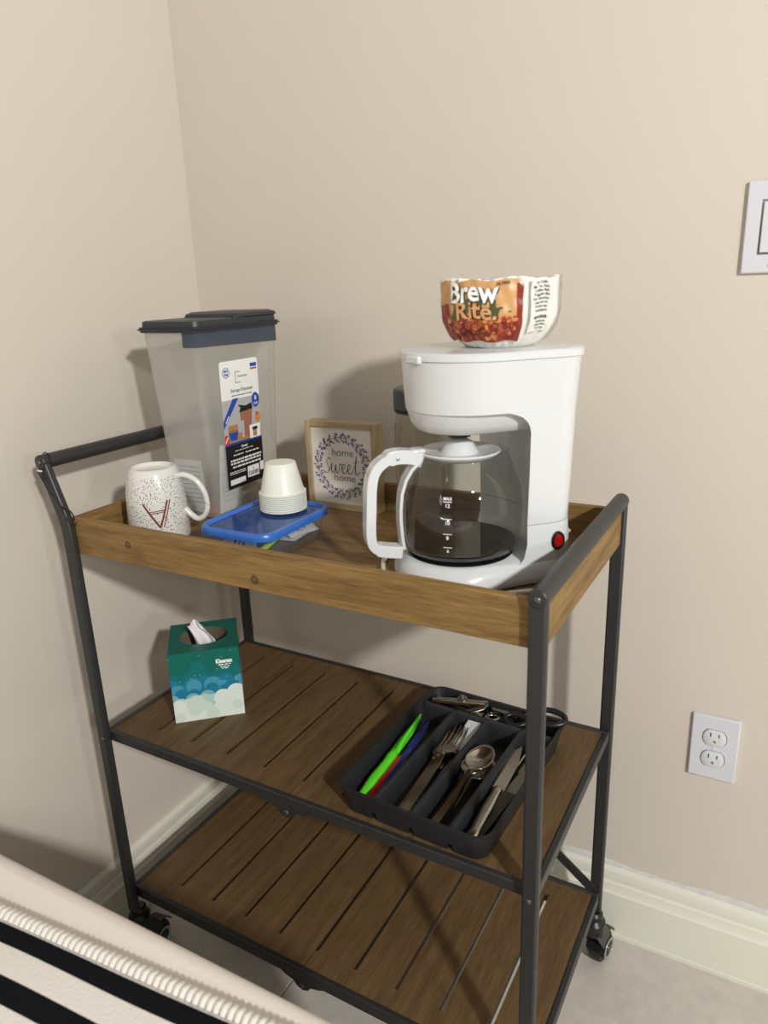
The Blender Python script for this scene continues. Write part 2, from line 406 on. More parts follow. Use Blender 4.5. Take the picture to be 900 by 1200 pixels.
for s_, u0 in ((1, LEN-0.006), (-1, 0.006)):
    cp(MB().sweep([(u0, DEP-0.004, Z_LOW+0.008), (LEN/2, DEP-0.004, Z_MID-0.028)], (0.010, 0.003), up=(0, 1, 0)) if False else
       MB().loft([[(u0-0.006, DEP-.006, Z_LOW+0.002), (u0+0.006, DEP-.006, Z_LOW+0.012), (u0+0.006, DEP-.002, Z_LOW+0.012), (u0-0.006, DEP-.002, Z_LOW+0.002)],
                  [(LEN/2-0.005, DEP-.006, Z_MID-0.034), (LEN/2+0.005, DEP-.006, Z_MID-0.024), (LEN/2+0.005, DEP-.002, Z_MID-0.024), (LEN/2-0.005, DEP-.002, Z_MID-0.034)]]), 'back_brace', M_steel)
# casters
def caster(u, v, ang):
    r = 0.0285; zc = Z_FLOOR + r; off = 0.034
    c, s_ = math.cos(ang), math.sin(ang)
    def P(x, y, z): return (u + c*x - s_*y, v + s_*x + c*y, z)
    body = MB()
    body.lathe([(0.013, 0.128), (0.014, 0.132), (0.014, 0.138), (0.010, 0.142)], 16, u, v, True, True)
    body.lathe([(0.019, 0.100), (0.019, 0.122), (0.013, 0.128)], 18, u, v, True, True)
    for sgn in (-1, 1):
        pl = [(-0.018, 0.108), (0.014, 0.108), (0.030, 0.088), (off+0.010, zc+0.004), (off+0.004, zc-0.008), (off-0.008, zc-0.004), (0.004, 0.070), (-0.010, 0.092)]
        y0, y1 = sgn*0.0125, sgn*0.0155
        body.loft([[P(x, y0, z) for x, z in pl], [P(x, y1, z) for x, z in pl]])
    # mudguard over the wheel
    arc = [(off + (r+0.004)*math.cos(a), zc + (r+0.004)*math.sin(a)) for a in [math.radians(t) for t in range(20, 161, 14)]]
    for (xa, za), (xb, zb) in zip(arc, arc[1:]):
        body.add([P(xa, -.0135, za), P(xb, -.0135, zb), P(xb, .0135, zb), P(xa, .0135, za), P(xa, -.0135, za+.003), P(xb, -.0135, zb+.003), P(xb, .0135, zb+.003), P(xa, .0135, za+.003)],
                 [(0,1,2,3), (7,6,5,4), (0,4,5,1), (3,2,6,7)])
    b = cp(body, 'caster', M_black, smooth=35); fix_normals(b)
    def wheel(prof, n=28): return MB().loft([[P(off + rr_*math.cos(2*PI*k/n), y, zc + rr_*math.sin(2*PI*k/n)) for k in range(n)] for rr_, y in prof])
    fix_normals(cp(wheel([(r*.72, -.0105), (r*.93, -.0105), (r, -.007), (r, .007), (r*.93, .0105), (r*.72, .0105)]), 'tyre', M_rubber, b, smooth=40))
    fix_normals(cp(wheel([(r*.5, -.0165), (r*.7, -.0165), (r*.72, -.0100), (r*.72, .0100), (r*.7, .0165), (r*.5, .0165)]), 'wheel_disc', M_rubber, b, smooth=40))
    fix_normals(cp(MB().loft([[P(off + q_*r*math.cos(2*PI*k/28), y, zc + q_*r*math.sin(2*PI*k/28)) for k in range(28)] for q_, y in ((.50, -.0166), (.52, -.0174), (.66, -.0174), (.68, -.0166))], False, False), 'rim_ring', M_hub, b, smooth=40))
    fix_normals(cp(MB().loft([[P(off + q_*r*math.cos(2*PI*k/28), y, zc + q_*r*math.sin(2*PI*k/28)) for k in range(28)] for q_, y in ((.50, .0166), (.52, .0174), (.66, .0174), (.68, .0166))], False, False), 'rim_ring', M_hub, b, smooth=40))
    fix_normals(cp(wheel([(r*.14, -.0195), (r*.22, -.0185), (r*.26, -.0165), (r*.26, .0165), (r*.22, .0185), (r*.14, .0195)]), 'axle_bolt', M_bolt, b, smooth=40))
caster(LEN, DEP+0.002, math.radians(80)); caster(0.0, DEP+0.002, math.radians(70)); caster(0.0, 0.0, math.radians(100)); caster(LEN, 0.0, math.radians(95))

# ------------------------------------------------------------------ bed and blanket
M_sheet = mat('pale_pink_sheet', (236, 227, 219), 0.85, spec=0.1, var=0.02, vscale=5, bump=0.15, bscale=300)
bed = thing('bed', 'bed with pale pink fitted sheet at the foot of the cart', 'bed', (0.46, -1.74, Z_FLOOR))
MB().box(-0.43, 0.43, -0.98, 1.004, 0.24, 0.545).build('mattress', M_sheet, bed, bevel=0.022, segs=5)
MB().box(-0.42, 0.42, -0.97, 0.96, 0.07, 0.245).build('bed_base', mat('bed_base_cloth', (120, 110, 102), 0.9), bed, bevel=0.01)
for sx in (-1, 1):
    for sy in (-1, 1): MB().lathe([(0.02, 0.0), (0.026, 0.08)], 14, sx*0.36, sy*0.86, True, True).build('leg', M_black, bed)
def stripes_mat():
    m = bpy.data.materials.new('blanket_black_white_stripes'); m.use_nodes = True; nt = m.node_tree; L = nt.links; b = nt.nodes['Principled BSDF']
    b.inputs['Roughness'].default_value = 0.95; b.inputs['Specular IOR Level'].default_value = 0.1
    tc = nt.nodes.new('ShaderNodeTexCoord'); sp = nt.nodes.new('ShaderNodeSeparateXYZ'); L.new(tc.outputs['Object'], sp.inputs[0])
    mr = nt.nodes.new('ShaderNodeMapRange'); mr.inputs['From Min'].default_value = 0.0; mr.inputs['From Max'].default_value = -0.50
    L.new(sp.outputs['Y'], mr.inputs['Value'])
    r = nt.nodes.new('ShaderNodeValToRGB'); r.color_ramp.interpolation = 'CONSTANT'
    e = r.color_ramp.elements; W_, K_ = lin((226, 221, 214)), lin((20, 20, 24))
    e[0].position = 0.0; e[0].color = W_
    seq = [(0.011, K_), (0.030, W_), (0.056, K_), (0.078, W_), (0.104, K_), (0.126, W_), (0.152, K_), (0.175, W_), (0.2, K_), (0.222, W_), (0.25, K_), (0.272, W_), (0.30, K_), (0.322, W_)]
    e[1].position = seq[0][0]/0.5; e[1].color = seq[0][1]
    for p_, c_ in seq[1:]: x = e.new(p_/0.5); x.color = c_
    L.new(mr.outputs[0], r.inputs[0]); L.new(r.outputs[0], b.inputs['Base Color'])
    n = nt.nodes.new('ShaderNodeTexNoise'); n.inputs['Scale'].default_value = 400; L.new(tc.outputs['Object'], n.inputs['Vector'])
    bp = nt.nodes.new('ShaderNodeBump'); bp.inputs['Strength'].default_value = 0.5; bp.inputs['Distance'].default_value = 0.002; L.new(n.outputs['Fac'], bp.inputs['Height']); L.new(bp.outputs[0], b.inputs['Normal'])
    return m
bl = thing('striped_blanket', 'black and white striped knitted blanket with beaded white edge on the bed', 'blanket', (0.5, -0.7945, 0.5572), math.radians(4.2))
nx, ny = 40, 30; mb = MB(); up, dn = [], []
for j in range(ny+1):
    for i in range(nx+1):
        x = -0.42 + 0.76*i/nx; y = -0.60*j/ny
        z = 0.016 + 0.002*math.sin(x*23+y*9)*math.sin(y*31)
        if j == 0: z -= 0.006
        up.append((x, y, z)); dn.append((x, y, -0.0005))
N = len(up); fs = []
for j in range(ny):
    for i in range(nx):
        a = j*(nx+1)+i; fs.append((a, a+nx+1, a+nx+2, a+1)); fs.append((N+a, N+a+1, N+a+nx+2, N+a+nx+1))
edge = [i for i in range(nx+1)] + [(j*(nx+1)+nx) for j in range(1, ny+1)] + [(ny*(nx+1)+i) for i in range(nx-1, -1, -1)] + [(j*(nx+1)) for j in range(ny-1, 0, -1)]
for k, a in enumerate(edge): b_ = edge[(k+1) % len(edge)]; fs.append((a, b_, N+b_, N+a))
fix_normals(mb.add(up+dn, fs).build('blanket_cloth', stripes_mat(), bl, smooth=50))
M_bead = mat('edge_yarn', (232, 228, 220), 0.9, spec=0.1, bump=0.3, bscale=400)
mb = MB(); x = -0.418
while x < 0.335:
    mb.tube([(x-.001, 0.004, 0.006), (x, 0.001, 0.0155), (x+.001, -0.006, 0.0185), (x+.002, -0.0115, 0.0165)], [0.003, 0.0040, 0.0040, 0.0028], 6, up=(1, 0, 0)); x += 0.0074
bd = mb.build('beaded_edge', M_bead, bl, smooth=60); bd['kind'] = 'stuff'

# ------------------------------------------------------------------ wall plates
def plate(mb, m, parent, name='plate'):
    return mb.build(name, m, parent, bevel=0.002, segs=3)
ot = thing('wall_outlet', 'white duplex electrical outlet on the wall beside the cart', 'outlet', (0.9852, -0.0001, 0.4416))
pl_o = plate(MB().box(-0.035, 0.035, -0.006, 0.0, -0.057, 0.057), M_whiteplate, ot)
for zc in (0.0195, -0.0195):
    pts = []
    for k in range(32):
        a = 2*PI*(k+.5)/32; pts.append((0.0172*math.cos(a), max(-0.0140, min(0.0140, 0.0172*math.sin(a)))))
    cut(pl_o, MB().loft([[(x*1.07, y, zc+z*1.07) for x, z in pts] for y in (-0.0008, -0.0100)]))
    r_ = fix_normals(MB().loft([[(x, -0.0006, zc+z) for x, z in pts], [(x, -0.0078, zc+z) for x, z in pts], [(x*.96, -0.0082, zc+z*.96) for x, z in pts]]).build('receptacle', M_white, ot, smooth=40))
    cut(r_, MB().box(-0.0072, -0.0052, -0.0100, -0.0010, zc+0.0010, zc+0.0095)); cut(r_, MB().box(0.0052, 0.0070, -0.0100, -0.0010, zc+0.0018, zc+0.0088))
    cut(r_, MB().loft([[(0.0026*math.cos(2*PI*k/14), y, zc-0.0065+0.0026*math.sin(2*PI*k/14)) for k in range(14)] for y in (-0.0010, -0.0100)]))
fix_normals(MB().loft([[(q*math.cos(2*PI*k/14), y, q*math.sin(2*PI*k/14)) for k in range(14)] for q, y in ((0.0032, -0.0055), (0.0032, -0.0064), (0.002, -0.0069))]).build('screw', M_whiteplate, ot, smooth=40))
sw = thing('light_switch', 'white double rocker light switch plate high on the wall', 'switch', (0.9523+0.058, -0.0001, 1.2259))
pl_o = plate(MB().box(-0.058, 0.058, -0.0065, 0.0, -0.057, 0.057), M_whiteplate, sw)
for xc in (-0.023, 0.023):
    cut(pl_o, MB().box(xc-.0172, xc+.0172, -.0100, -.0008, -.0338, .0338))
    MB().loft([[(xc-.0155, -.0006, -.032), (xc+.0155, -.0006, -.032), (xc+.0155, -.0006, .032), (xc-.0155, -.0006, .032)], [(xc-.0145, -.0105, -.031), (xc+.0145, -.0105, -.031), (xc+.0145, -.0070, .031), (xc-.0145, -.0070, .031)]]).build('rocker', M_white, sw, bevel=0.0008)
    for zz in (0.0475, -0.0475):
        fix_normals(MB().loft([[(xc+q*math.cos(2*PI*k/14), y, zz+q*math.sin(2*PI*k/14)) for k in range(14)] for q, y in ((0.003, -0.006), (0.003, -0.0069), (0.002, -0.0073))]).build('screw', M_hub if zz < 0 else M_whiteplate, sw, smooth=40))

# ------------------------------------------------------------------ coffee maker
CMU, CMV, CMA = 0.556, 0.152, math.radians(43.8)
cm = thing('coffee_maker', 'white drip coffee maker standing on the wooden tray', 'coffee maker', cw(CMU, CMV, ZT), YAW + CMA)
def dring(z, R, c, xb, W, rc, k=10):
    """top outline of the machine: round front, straight sides, rounded back corners"""
    pts = []
    for i in range(k*2+1):
        a = PI/2 + PI*i/(2*k); pts.append((c + R*math.cos(a), R*math.sin(a), z))
    for i in range(k+1):
        a = -PI/2 + (PI/2)*i/k; pts.append((xb-rc + rc*math.cos(a), -(W-rc) + rc*math.sin(a), z))
    for i in range(k+1):
        a = (PI/2)*i/k; pts.append((xb-rc + rc*math.cos(a), (W-rc) + rc*math.sin(a), z))
    return pts
base = MB().loft([dring(0.0, .081, 0, .126, .076, .035), dring(.003, .0855, 0, .128, .078, .035), dring(.011, .0855, 0, .128, .078, .035), dring(.021, .081, 0, .127, .078, .035), dring(.0275, .0735, 0, .126, .077, .035), dring(.029, .070, 0, .125, .076, .035)])
fix_normals(base.build('base', M_white, cm, smooth=50))
def colring(z, W, xb, rc, xf, sag, k=8):
    pts = []
    for i in range(17):
        y = W - 2*W*i/16; pts.append((xf + sag*(1-(y/W)**2), y, z))
    for i in range(k+1):
        a = -PI/2 + (PI/2)*i/k; pts.append((xb-rc + rc*math.cos(a), -(W-rc) + rc*math.sin(a), z))
    for i in range(k+1):
        a = (PI/2)*i/k; pts.append((xb-rc + rc*math.cos(a), (W-rc) + rc*math.sin(a), z))
    return pts
lower = MB().loft([colring(.018, .0765, .127, .036, .040, .035), colring(.034, .0765, .127, .036, .054, .031), colring(.052, .0765, .127, .036, .058, .028), colring(.0755, .0755, .1255, .036, .058, .028)])
fix_normals(lower.build('water_tank_base', M_white, cm, smooth=40))
col = MB().loft([colring(.0762, .0752, .1252, .036, .058, .028), colring(.14, .0785, .1265, .037, .058, .028), colring(.19, .0805, .1278, .038, .0575, .028), colring(.197, .0806, .1279, .038, .0560, .029), colring(.203, .0808, .1280, .038, .0525, .032), colring(.208, .0809, .1281, .038, .0470, .036), colring(.2115, .081, .1282, .038, .0395, .041), colring(.214, .081, .1282, .038, .030, .046)])
fix_normals(col.build('water_column', M_white, cm, smooth=40))
bowl = MB().loft([dring(.1865, .050, 0.002, .080, .050, .01), dring(.189, .0555, .002, .080, .055, .01), dring(.198, .064, .004, .080, .064, .01), dring(.2125, .0705, .006, .080, .0705, .01)])
fix_normals(bowl.build('filter_basket', M_white, cm, smooth=40))
head = MB().loft([dring(.2120, .0755, .012, .1275, .0790, .038), dring(.2135, .0775, .0125, .1285, .0810, .038), dring(.24, .0815, .0145, .1295, .0825, .038), dring(.2725, .0850, .0165, .131, .0845, .038)])
fix_normals(head.build('brew_head', M_white, cm, smooth=40))
lid = MB().loft([dring(.2730, .0860, .0165, .132, .0855, .038), dring(.2735, .0872, .0165, .133, .0865, .038), dring(.2800, .0872, .0165, .133, .0865, .038), dring(.2822, .0850, .0165, .131, .0845, .037), dring(.2832, .0790, .0165, .126, .0785, .034)])
lido = fix_normals(lid.build('lid', M_white, cm, smooth=35))
Mt = Matrix.Translation((.0165, 0, 0)) @ Matrix.Rotation(math.radians(20), 4, 'Z')
MB().box(-.0905, -.070, -.0125, .0125, .2700, .2795, Mt).build('lid_tab', M_white, lido, bevel=0.002)
MB().lathe([(0.014, .176), (0.017, .1875)], 20, 0, 0, True, True).build('drip_valve', M_black, cm, smooth=40)
fix_normals(MB().lathe([(0.067, .0285), (0.068, .0295), (0.066, .0310)], 40, 0, 0, True, True).build('warming_plate', M_black, cm, smooth=40))
# red rocker switch low on the column's side
def oval(rx, rz, y, n=24): return [(0.098 + rx*math.cos(2*PI*k/n), y, 0.053 + rz*math.sin(2*PI*k/n)) for k in range(n)]
swb = fix_normals(MB().loft([oval(.0088, .0118, -.0745), oval(.0088, .0118, -.0778), oval(.0080, .0110, -.0785), oval(.0068, .0096, -.0778)]).build('switch_bezel', M_black, cm, smooth=40))
fix_normals(MB().loft([oval(.0060, .0088, -.0772), oval(.0052, .0080, -.0795), oval(.003, .005, -.0800)]).build('switch_rocker', M_red, swb, smooth=40))
pth = [(.124, -.030, .012), (.142, -.045, .006), (.128, -.085, .0042), (.085, -.105, .0042), (.03, -.102, .0042), (-.03, -.097, .0042), (-.075, -.070, .0042), (-.098, -.020, .0042), (-.096, .03, .0042), (-.075, .075, .0042), (-.02, .103, .0042), (.05, .104, .0042), (.11, .10, .0042), (.15, .07, .006), (.154, .02, .02), (.147, -.012, .036), (.137, -.026, .046), (.128, -.03, .052)]
MB().tube(smooth_path(pth, 6), 0.0032, 8).build('power_cord', M_cord, cm, smooth=60)

# ------------------------------------------------------------------ carafe on the warming plate
cf = thing('glass_carafe', 'glass coffee carafe with white handle on the coffee maker hot plate', 'carafe', cw(CMU, CMV, ZT+0.0312), YAW + CMA)
gp = [(.0, .0012), (.05, .0008), (.062, .0), (.069, .004), (.0738, .012), (.0768, .026), (.0778, .045), (.0775, .062), (.0755, .080), (.0705, .096), (.0625, .109), (.054, .1175), (.0512, .122), (.0525, .1265)]
ip = [(r_-0.0022, z_+0.0005) for r_, z_ in reversed(gp[2:])]
prof_c = smooth_path([(r_, 0, z_) for r_, z_ in gp], 3)
n = 56; rings = []
for q in prof_c:
    rg = []
    for i in range(n):
        a = 2*PI*i/n; r_ = max(q.x, 0.0004)
        d = min(a, 2*PI-a)
        if q.z > 0.100 and d < 0.42: r_ += 0.013*(1-(d/0.42)**2)*min(1, (q.z-0.100)/0.022)
        rg.append((r_*math.cos(a), r_*math.sin(a), q.z))
    rings.append(rg)
glass = fix_normals(MB().loft(rings, True, False).build('glass_body', M_glass, cf, smooth=60))
MB().lathe([(.0665, .0035), (.0705, .008), (.0712, .0105), (.0708, .0112), (0.0005, .0112)], 48, 0, 0, True, True).build('coffee', M_coffee, cf, smooth=40)
cl = MB().lathe([(.044, .120), (.0500, .1255), (.0508, .1270), (.0500, .1285), (.046, .1280), (.040, .1245), (.024, .1250), (.0205, .131), (.0165, .138), (.009, .1425), (.0005, .1435)], 40, 0, 0, True, True)
clo = fix_normals(cl.build('carafe_lid', M_white, cf, smooth=45))
MB().box(-.064, -.046, -.010, .010, .1285, .1345).build('thumb_tab', M_white, clo, bevel=0.003)
hp = smooth_path([(-.050, 0, .1195), (-.066, 0, .1255), (-.088, 0, .126), (-.106, 0, .116), (-.1145, 0, .098), (-.1175, 0, .06), (-.1185, 0, .026), (-.1120, 0, .0125), (-.0975, 0, .0075), (-.079, 0, .0045)], 6)
n_ = len(hp); secs = []
for i in range(n_):
    t = i/(n_-1); secs.append((0.0225 - 0.004*abs(2*t-1), 0.0125 + (0.005 if t < 0.25 else 0) + (0.003 if t > .8 else 0)))
hd = MB().sweep(hp, secs, up=(0.0, 1.0, 0.0)) if False else MB()
rgs = []
for i, p_ in enumerate(hp):
    t = (hp[min(i+1, n_-1)]-hp[max(i-1, 0)]).normalized(); nrm = Vector((-t.z, 0, t.x)); wd, th = secs[i]
    rgs.append([p_ + nrm*(a*th/2) + Vector((0, b*wd/2, 0)) for a, b in ((-1, -1), (1, -1), (1, 1), (-1, 1))])
hdo = fix_normals(hd.loft(rgs).build('handle', M_white, cf, bevel=0.003, segs=3))
st = [(-.056, .1165), (-.064, .1095), (-.0722, .0965), (-.0774, .0805), (-.0796, .062), (-.0799, .045), (-.0788, .026), (-.0765, .008)]
rgs = []
for i, (x, z) in enumerate(st):
    a, b = st[max(i-1, 0)], st[min(i+1, len(st)-1)]; t = Vector((b[0]-a[0], 0, b[1]-a[1])).normalized(); nrm = Vector((-t.z, 0, t.x))
    p_ = Vector((x, 0, z)); rgs.append([p_ + nrm*(q*.0022) + Vector((0, s_*.0095, 0)) for q, s_ in ((-1, -1), (1, -1), (1, 1), (-1, 1))])
fix_normals(MB().loft(rgs).build('handle_strip', M_white, hdo, bevel=0.001))
fix_normals(MB().loft([[(-.082 + q*math.cos(2*PI*k/12), y, .1255 + q*math.sin(2*PI*k/12)) for k in range(12)] for q, y in ((.0022, -.0085), (.0022, -.0112), (.001, -.0118))]).build('rivet', M_hub, hdo, smooth=40))
# printed cup marks on the glass, towards the room
to_cam = math.atan2(-0.667-CMV, 0.917-CMU) - CMA
def carafe_map(x, y, h=0.0):
    for (r0, z0), (r1, z1) in zip(gp[3:], gp[4:]):
        if z0 <= y <= z1: r_ = r0 + (r1-r0)*(y-z0)/(z1-z0); break
    else: r_ = 0.0778
    a = to_cam + x/0.0778; return Vector(((r_+h+.0004)*math.cos(a), (r_+h+.0004)*math.sin(a), y))
mb = MB()
for z, t in ((.0815, '12'), (.0610, '10'), (.0425, '8'), (.0255, '6')):
    mb.rect(carafe_map, -.0200, z, -.0095, z+.0009, 0, 4); mb.text(carafe_map, t, -.0148, z-.0062, .0062, 0, .02)
mb.text(carafe_map, 'MAX', -.0148, .0838, .0050, 0, .02)
mb.build('cup_marks', M_print_w, cf)

# ------------------------------------------------------------------ coffee filter pack on the lid
fpk = thing('coffee_filter_pack', 'film-wrapped stack of white fluted coffee filters on the coffee maker lid', 'coffee filters', cw(0.597, 0.178, ZT+0.2835), YAW)
M_paper = mat('filter_paper', (240, 238, 230), 0.9, spec=0.1, bump=0.1, bscale=200)
M_film = clear('pack_film', (250, 250, 250), 0.12, 1.4)
def fl(z):                                    # mean radius of the stack at height z
    t = min(max(z/0.040, 0), 1); return 0.039 + 0.0235*math.sin(t*PI/2)**0.75 + 0.0015*min(max(z/0.072, 0), 1)
n = 168; rings = []
for k in range(13):
    z = 0.0755*k/12; amp = 0.0006 + 0.0024*min(1, z/0.03)
    rings.append([((fl(z)+amp*math.sin(i*2*PI*28/n))*math.cos(2*PI*i/n), (fl(z)+amp*math.sin(i*2*PI*28/n))*math.sin(2*PI*i/n), z + (0.0022*math.sin(i*2*PI*5/n) if k > 9 else 0)) for i in range(n)])
for k in range(8):                            # hollow inside of the top filter
    z = 0.0745 - 0.058*k/7; rings.append([((fl(z)-0.004-0.002*k/7+.0022*math.sin(i*2*PI*28/n))*math.cos(2*PI*i/n), (fl(z)-0.004-0.002*k/7+.0022*math.sin(i*2*PI*28/n))*math.sin(2*PI*i/n), z) for i in range(n)])
fix_normals(MB().loft(rings).build('filter_stack', M_paper, fpk, smooth=70))
fcam = math.atan2(-0.667-0.178, 0.917-0.597)
def pack_map(x, y, h=0.0):
    a = fcam + x/0.064
    wr = 0.0007*math.sin(x*420+y*160) + 0.0006*math.sin(x*150-y*330+1.0)
    r_ = fl(y) + 0.0042 + wr + h; return Vector((r_*math.cos(a), r_*math.sin(a), y + 0.0012*math.sin(x*160)))
C_tan, C_red, C_green, C_bean, C_orange = mat('pack_tan', (206, 158, 104), .35), mat('pack_red_brown', (142, 42, 24), .35), mat('pack_dark_green', (84, 84, 54), .35), mat('pack_bean', (164, 74, 36), .35), mat('pack_orange', (214, 138, 80), .35)
C_dkbean = mat('pack_dark_bean', (98, 36, 20), .35); C_ink = mat('pack_ink', (58, 66, 56), .5)
lm = [C_tan, C_red, C_green, C_bean, C_orange, M_print_w, C_dkbean]
lb = MB(); X0_, X1_, Y0_, Y1_ = -0.100, 0.023, 0.0085, 0.0745
lb.rect(pack_map, X0_, Y0_, X1_, Y1_, 0.0, 44, 14)
lb.cur = 1; lb.rect(pack_map, X1_-.0055, Y0_, X1_+.001, Y1_-.004, .0004, 2, 14); lb.rect(pack_map, X0_, Y0_, X1_, Y0_+.004, .0004, 44, 1); lb.rect(pack_map, X0_, Y0_, -.064, .049, .0004, 12, 8)
lb.cur = 6; lb.rect(pack_map, -.066, Y0_+.003, X1_-.005, .0310, .0004, 30, 6)
lb.cur = 2
for k in range(18): xa, xb = -.060+.0035*k, -.060+.0035*(k+1); lb.rect(pack_map, xa, .0325, xb, .0545 if k < 16 else .046, .0005)
rb = random.Random(11)
for k in range(150):
    x = -.067 + .084*rb.random(); y = .0115 + .022*rb.random()
    lb.cur = (3, 4, 1, 3)[k % 4]; lb.disc(pack_map, x, y, .0032, .0019, .0007+.0000025*k, 10, rb.random()*PI)
lb.cur = 6; 
for k in range(10): lb.text(pack_map, 'COFFEE FILTERS', -.03, .0155, .0062, .0014, .02, 0.9) if k == 0 else None
lb.cur = 2; lb.text(pack_map, 'Brew', -.0295, .0515, .0310, .0010, .045, .84)
lb.cur = 5; lb.text(pack_map, 'Brew', -.0305, .0525, .0310, .0016, .025, .84)
lb.cur = 6; lb.text(pack_map, 'Rite.', -.0255, .0335, .0260, .0010, .05, 1.0)
lb.cur = 0; lb.text(pack_map, 'Rite.', -.0265, .0342, .0260, .0016, .02, 1.0)
lb.cur = 2; lb.text(pack_map, 'FILTERS', .0035, .0690, .0042, .0010, .03); lb.stroke(pack_map, [(-.05, .0345), (-.02, .037), (.012, .0402)], .0012, .0012)
lbl = lb.build('printed_wrapper', lm, fpk, smooth=50)
tp = MB(); rb = random.Random(5)
tp.rect(pack_map, .033, .018, .061, .0745, .0004, 12, 10)
tp.cur = 1
ty = ['for Coffee', 'Mr. Tea, Family', 'Coffee, Baby', 'Together Best', 'for the perfect', 'cup and rich', 'fresh taste', 'satisfaction']
for k, s_ in enumerate(ty): tp.text(pack_map, s_, .047, .0685 - .0042*k, .0041, .0009, .015, .9)
tp.cur = 2; tp.text(pack_map, 'ROCKLINE', .047, .0318, .0040, .0009, .05, 1.0)
tp.cur = 1
for k, s_ in enumerate(('Industries', 'coffee filters', '8-12 cup')): tp.text(pack_map, s_, .047, .0275 - .0036*k, .0034, .0009, .015, .9)
tp.build('text_panel', [mat('panel_white', (238, 238, 230), .4), C_ink, M_black], fpk, smooth=50)
fm = MB(); fm.rect(pack_map, .020, .006, .302, .0770, .0015, 110, 12)
fm.build('clear_film', M_film, fpk, smooth=60)

# ------------------------------------------------------------------ storage dispenser
DU, DV = 0.0705, 0.2645
ds = thing('storage_dispenser', 'tall translucent food storage dispenser with charcoal flip lid in the tray corner', 'container', cw(DU, DV, ZT), YAW)
M_milky = clear('translucent_plastic', (235, 236, 234), 0.10, 1.4, (246, 244, 238), 0.36)
M_char = mat('charcoal_lid', (44, 48, 54), 0.42, bump=0.03, bscale=300)
H = 0.303
def drr(z, grow=0.0, r=0.014):
    t = z/H; return [(x, y, z) for x, y in rr(0.098+0.016*t+2*grow, 0.160+0.040*t+2*grow, r, 6)]
fix_normals(MB().loft([drr(.0015, -.006, .010), drr(.004), drr(.08), drr(.16), drr(.24), drr(H)], True, False).build('clear_body', M_milky, ds, smooth=50))
# grip recess ribs on the label side
for yy in (0.074, 0.083): MB().tube(smooth_path([(.0500, yy-.014, .035), (.0515, yy-.010, .10), (.0540, yy-.006, .20), (.0555, yy-.002, .262)], 6), .0016, 6).build('grip_rib', M_milky, ds, smooth=60)
ld = MB().loft([drr(H-.004, .0045, .016), drr(H+.004, .0050, .016), drr(H+.0045, .0015, .016), drr(H+.012, .0005, .016), drr(H+.0135, -.003, .014)])
ldo = fix_normals(ld.build('lid', M_char, ds, smooth=35))
ld2 = MB().loft([drr(H-.0005, .0075, .018), drr(H+.0015, .0080, .018)]); fix_normals(ld2.build('lid_flange', M_char, ldo, smooth=35))
fl_ = MB()
for z, g in ((.011, 0.0), (.0165, 0.0), (.0185, -.004)):
    pass
fr_ = [rr(.114, .108, .012, 5, 0, .047), rr(.116, .112, .012, 5, 0, .049), rr(.112, .108, .012, 5, 0, .049), rr(.098, .094, .012, 5, 0, .049)]
fix_normals(fl_.loft([[(x, y, H + h_ + .055*max(0, 0)) for x, y in rg] for rg, h_ in zip(fr_, (.0125, .0140, .0185, .0215))]).build('pour_flap', M_char, ldo, smooth=35))
MB().box(.050, .0585, -.012, .002, H+.0085, H+.0165).build('flap_catch', M_char, ldo, bevel=0.001)
M_collar = clear('smoke_collar', (120, 130, 150), 0.15, 1.35, (92, 101, 116), 0.85)
cr = []
for z in (H-.0045, H-.026):
    cr.append([(x, y, z) for x, y in rr(0.036, 0.2005, .012, 6, .0396, .0)])
bot = [(x, y, (H-.026 if y < 0.045 else H-.030) + (0.0 if x > .026 else 0.010)) for x, y, z in cr[1]]
fix_normals(MB().loft([cr[0], bot], False, False).build('spout_collar', M_collar, ds, smooth=50))
# printed label on the long side that faces the room
tilt = 0.008/H
F_lab = flat((.0492, -.055, .045), (0, 1, 0), (tilt, 0, 1))
Wl, Hl = .093, .206
LM = [mat('label_white', (238, 238, 234), .5), mat('label_blue', (28, 72, 166), .5), mat('label_grey', (178, 176, 176), .5), mat('label_black', (20, 20, 24), .5), mat('label_wood', (172, 128, 84), .5), mat('label_cereal', (158, 104, 82), .5), mat('label_ink', (84, 88, 96), .5), mat('label_orange', (222, 132, 30), .5), mat('label_red', (200, 60, 70), .5)]
lab = MB()
def LB(i): lab.cur = i
LB(0); lab.poly(F_lab, [(0, 0), (Wl-.003, -.004+.004), (Wl, .003), (Wl, Hl-.003), (Wl-.003, Hl), (.003, Hl), (0, Hl-.003)], .0012)
h = .0014
LB(2); lab.rect(F_lab, 0, .074, Wl, .145, h)
LB(4); lab.rect(F_lab, .004, .074, Wl, .089, h+.0001); lab.rect(F_lab, .010, .089, .034, .104, h+.0001)
LB(3); lab.rect(F_lab, 0, 0, Wl, .072, h)
LB(1); lab.rect(F_lab, 0, .072, Wl, .0755, h+.0001); lab.poly(F_lab, [(.0, .112), (.0, .100), (.040, .146), (.026, .146)], h+.0002)
lab.disc(F_lab, .082, .137, .0095, .0125, h+.0002)
LB(0); lab.text(F_lab, '8', .082, .137, .010, h+.0004, .02); lab.text(F_lab, 'CUP', .082, .1295, .0055, h+.0004, .02)
lab.bars(flat(F_lab(.004, .108, 0), (0, .66, .75), (0, -.75, .66)), .002, .048, -.0008, .0022, h+.0005, word=.005)
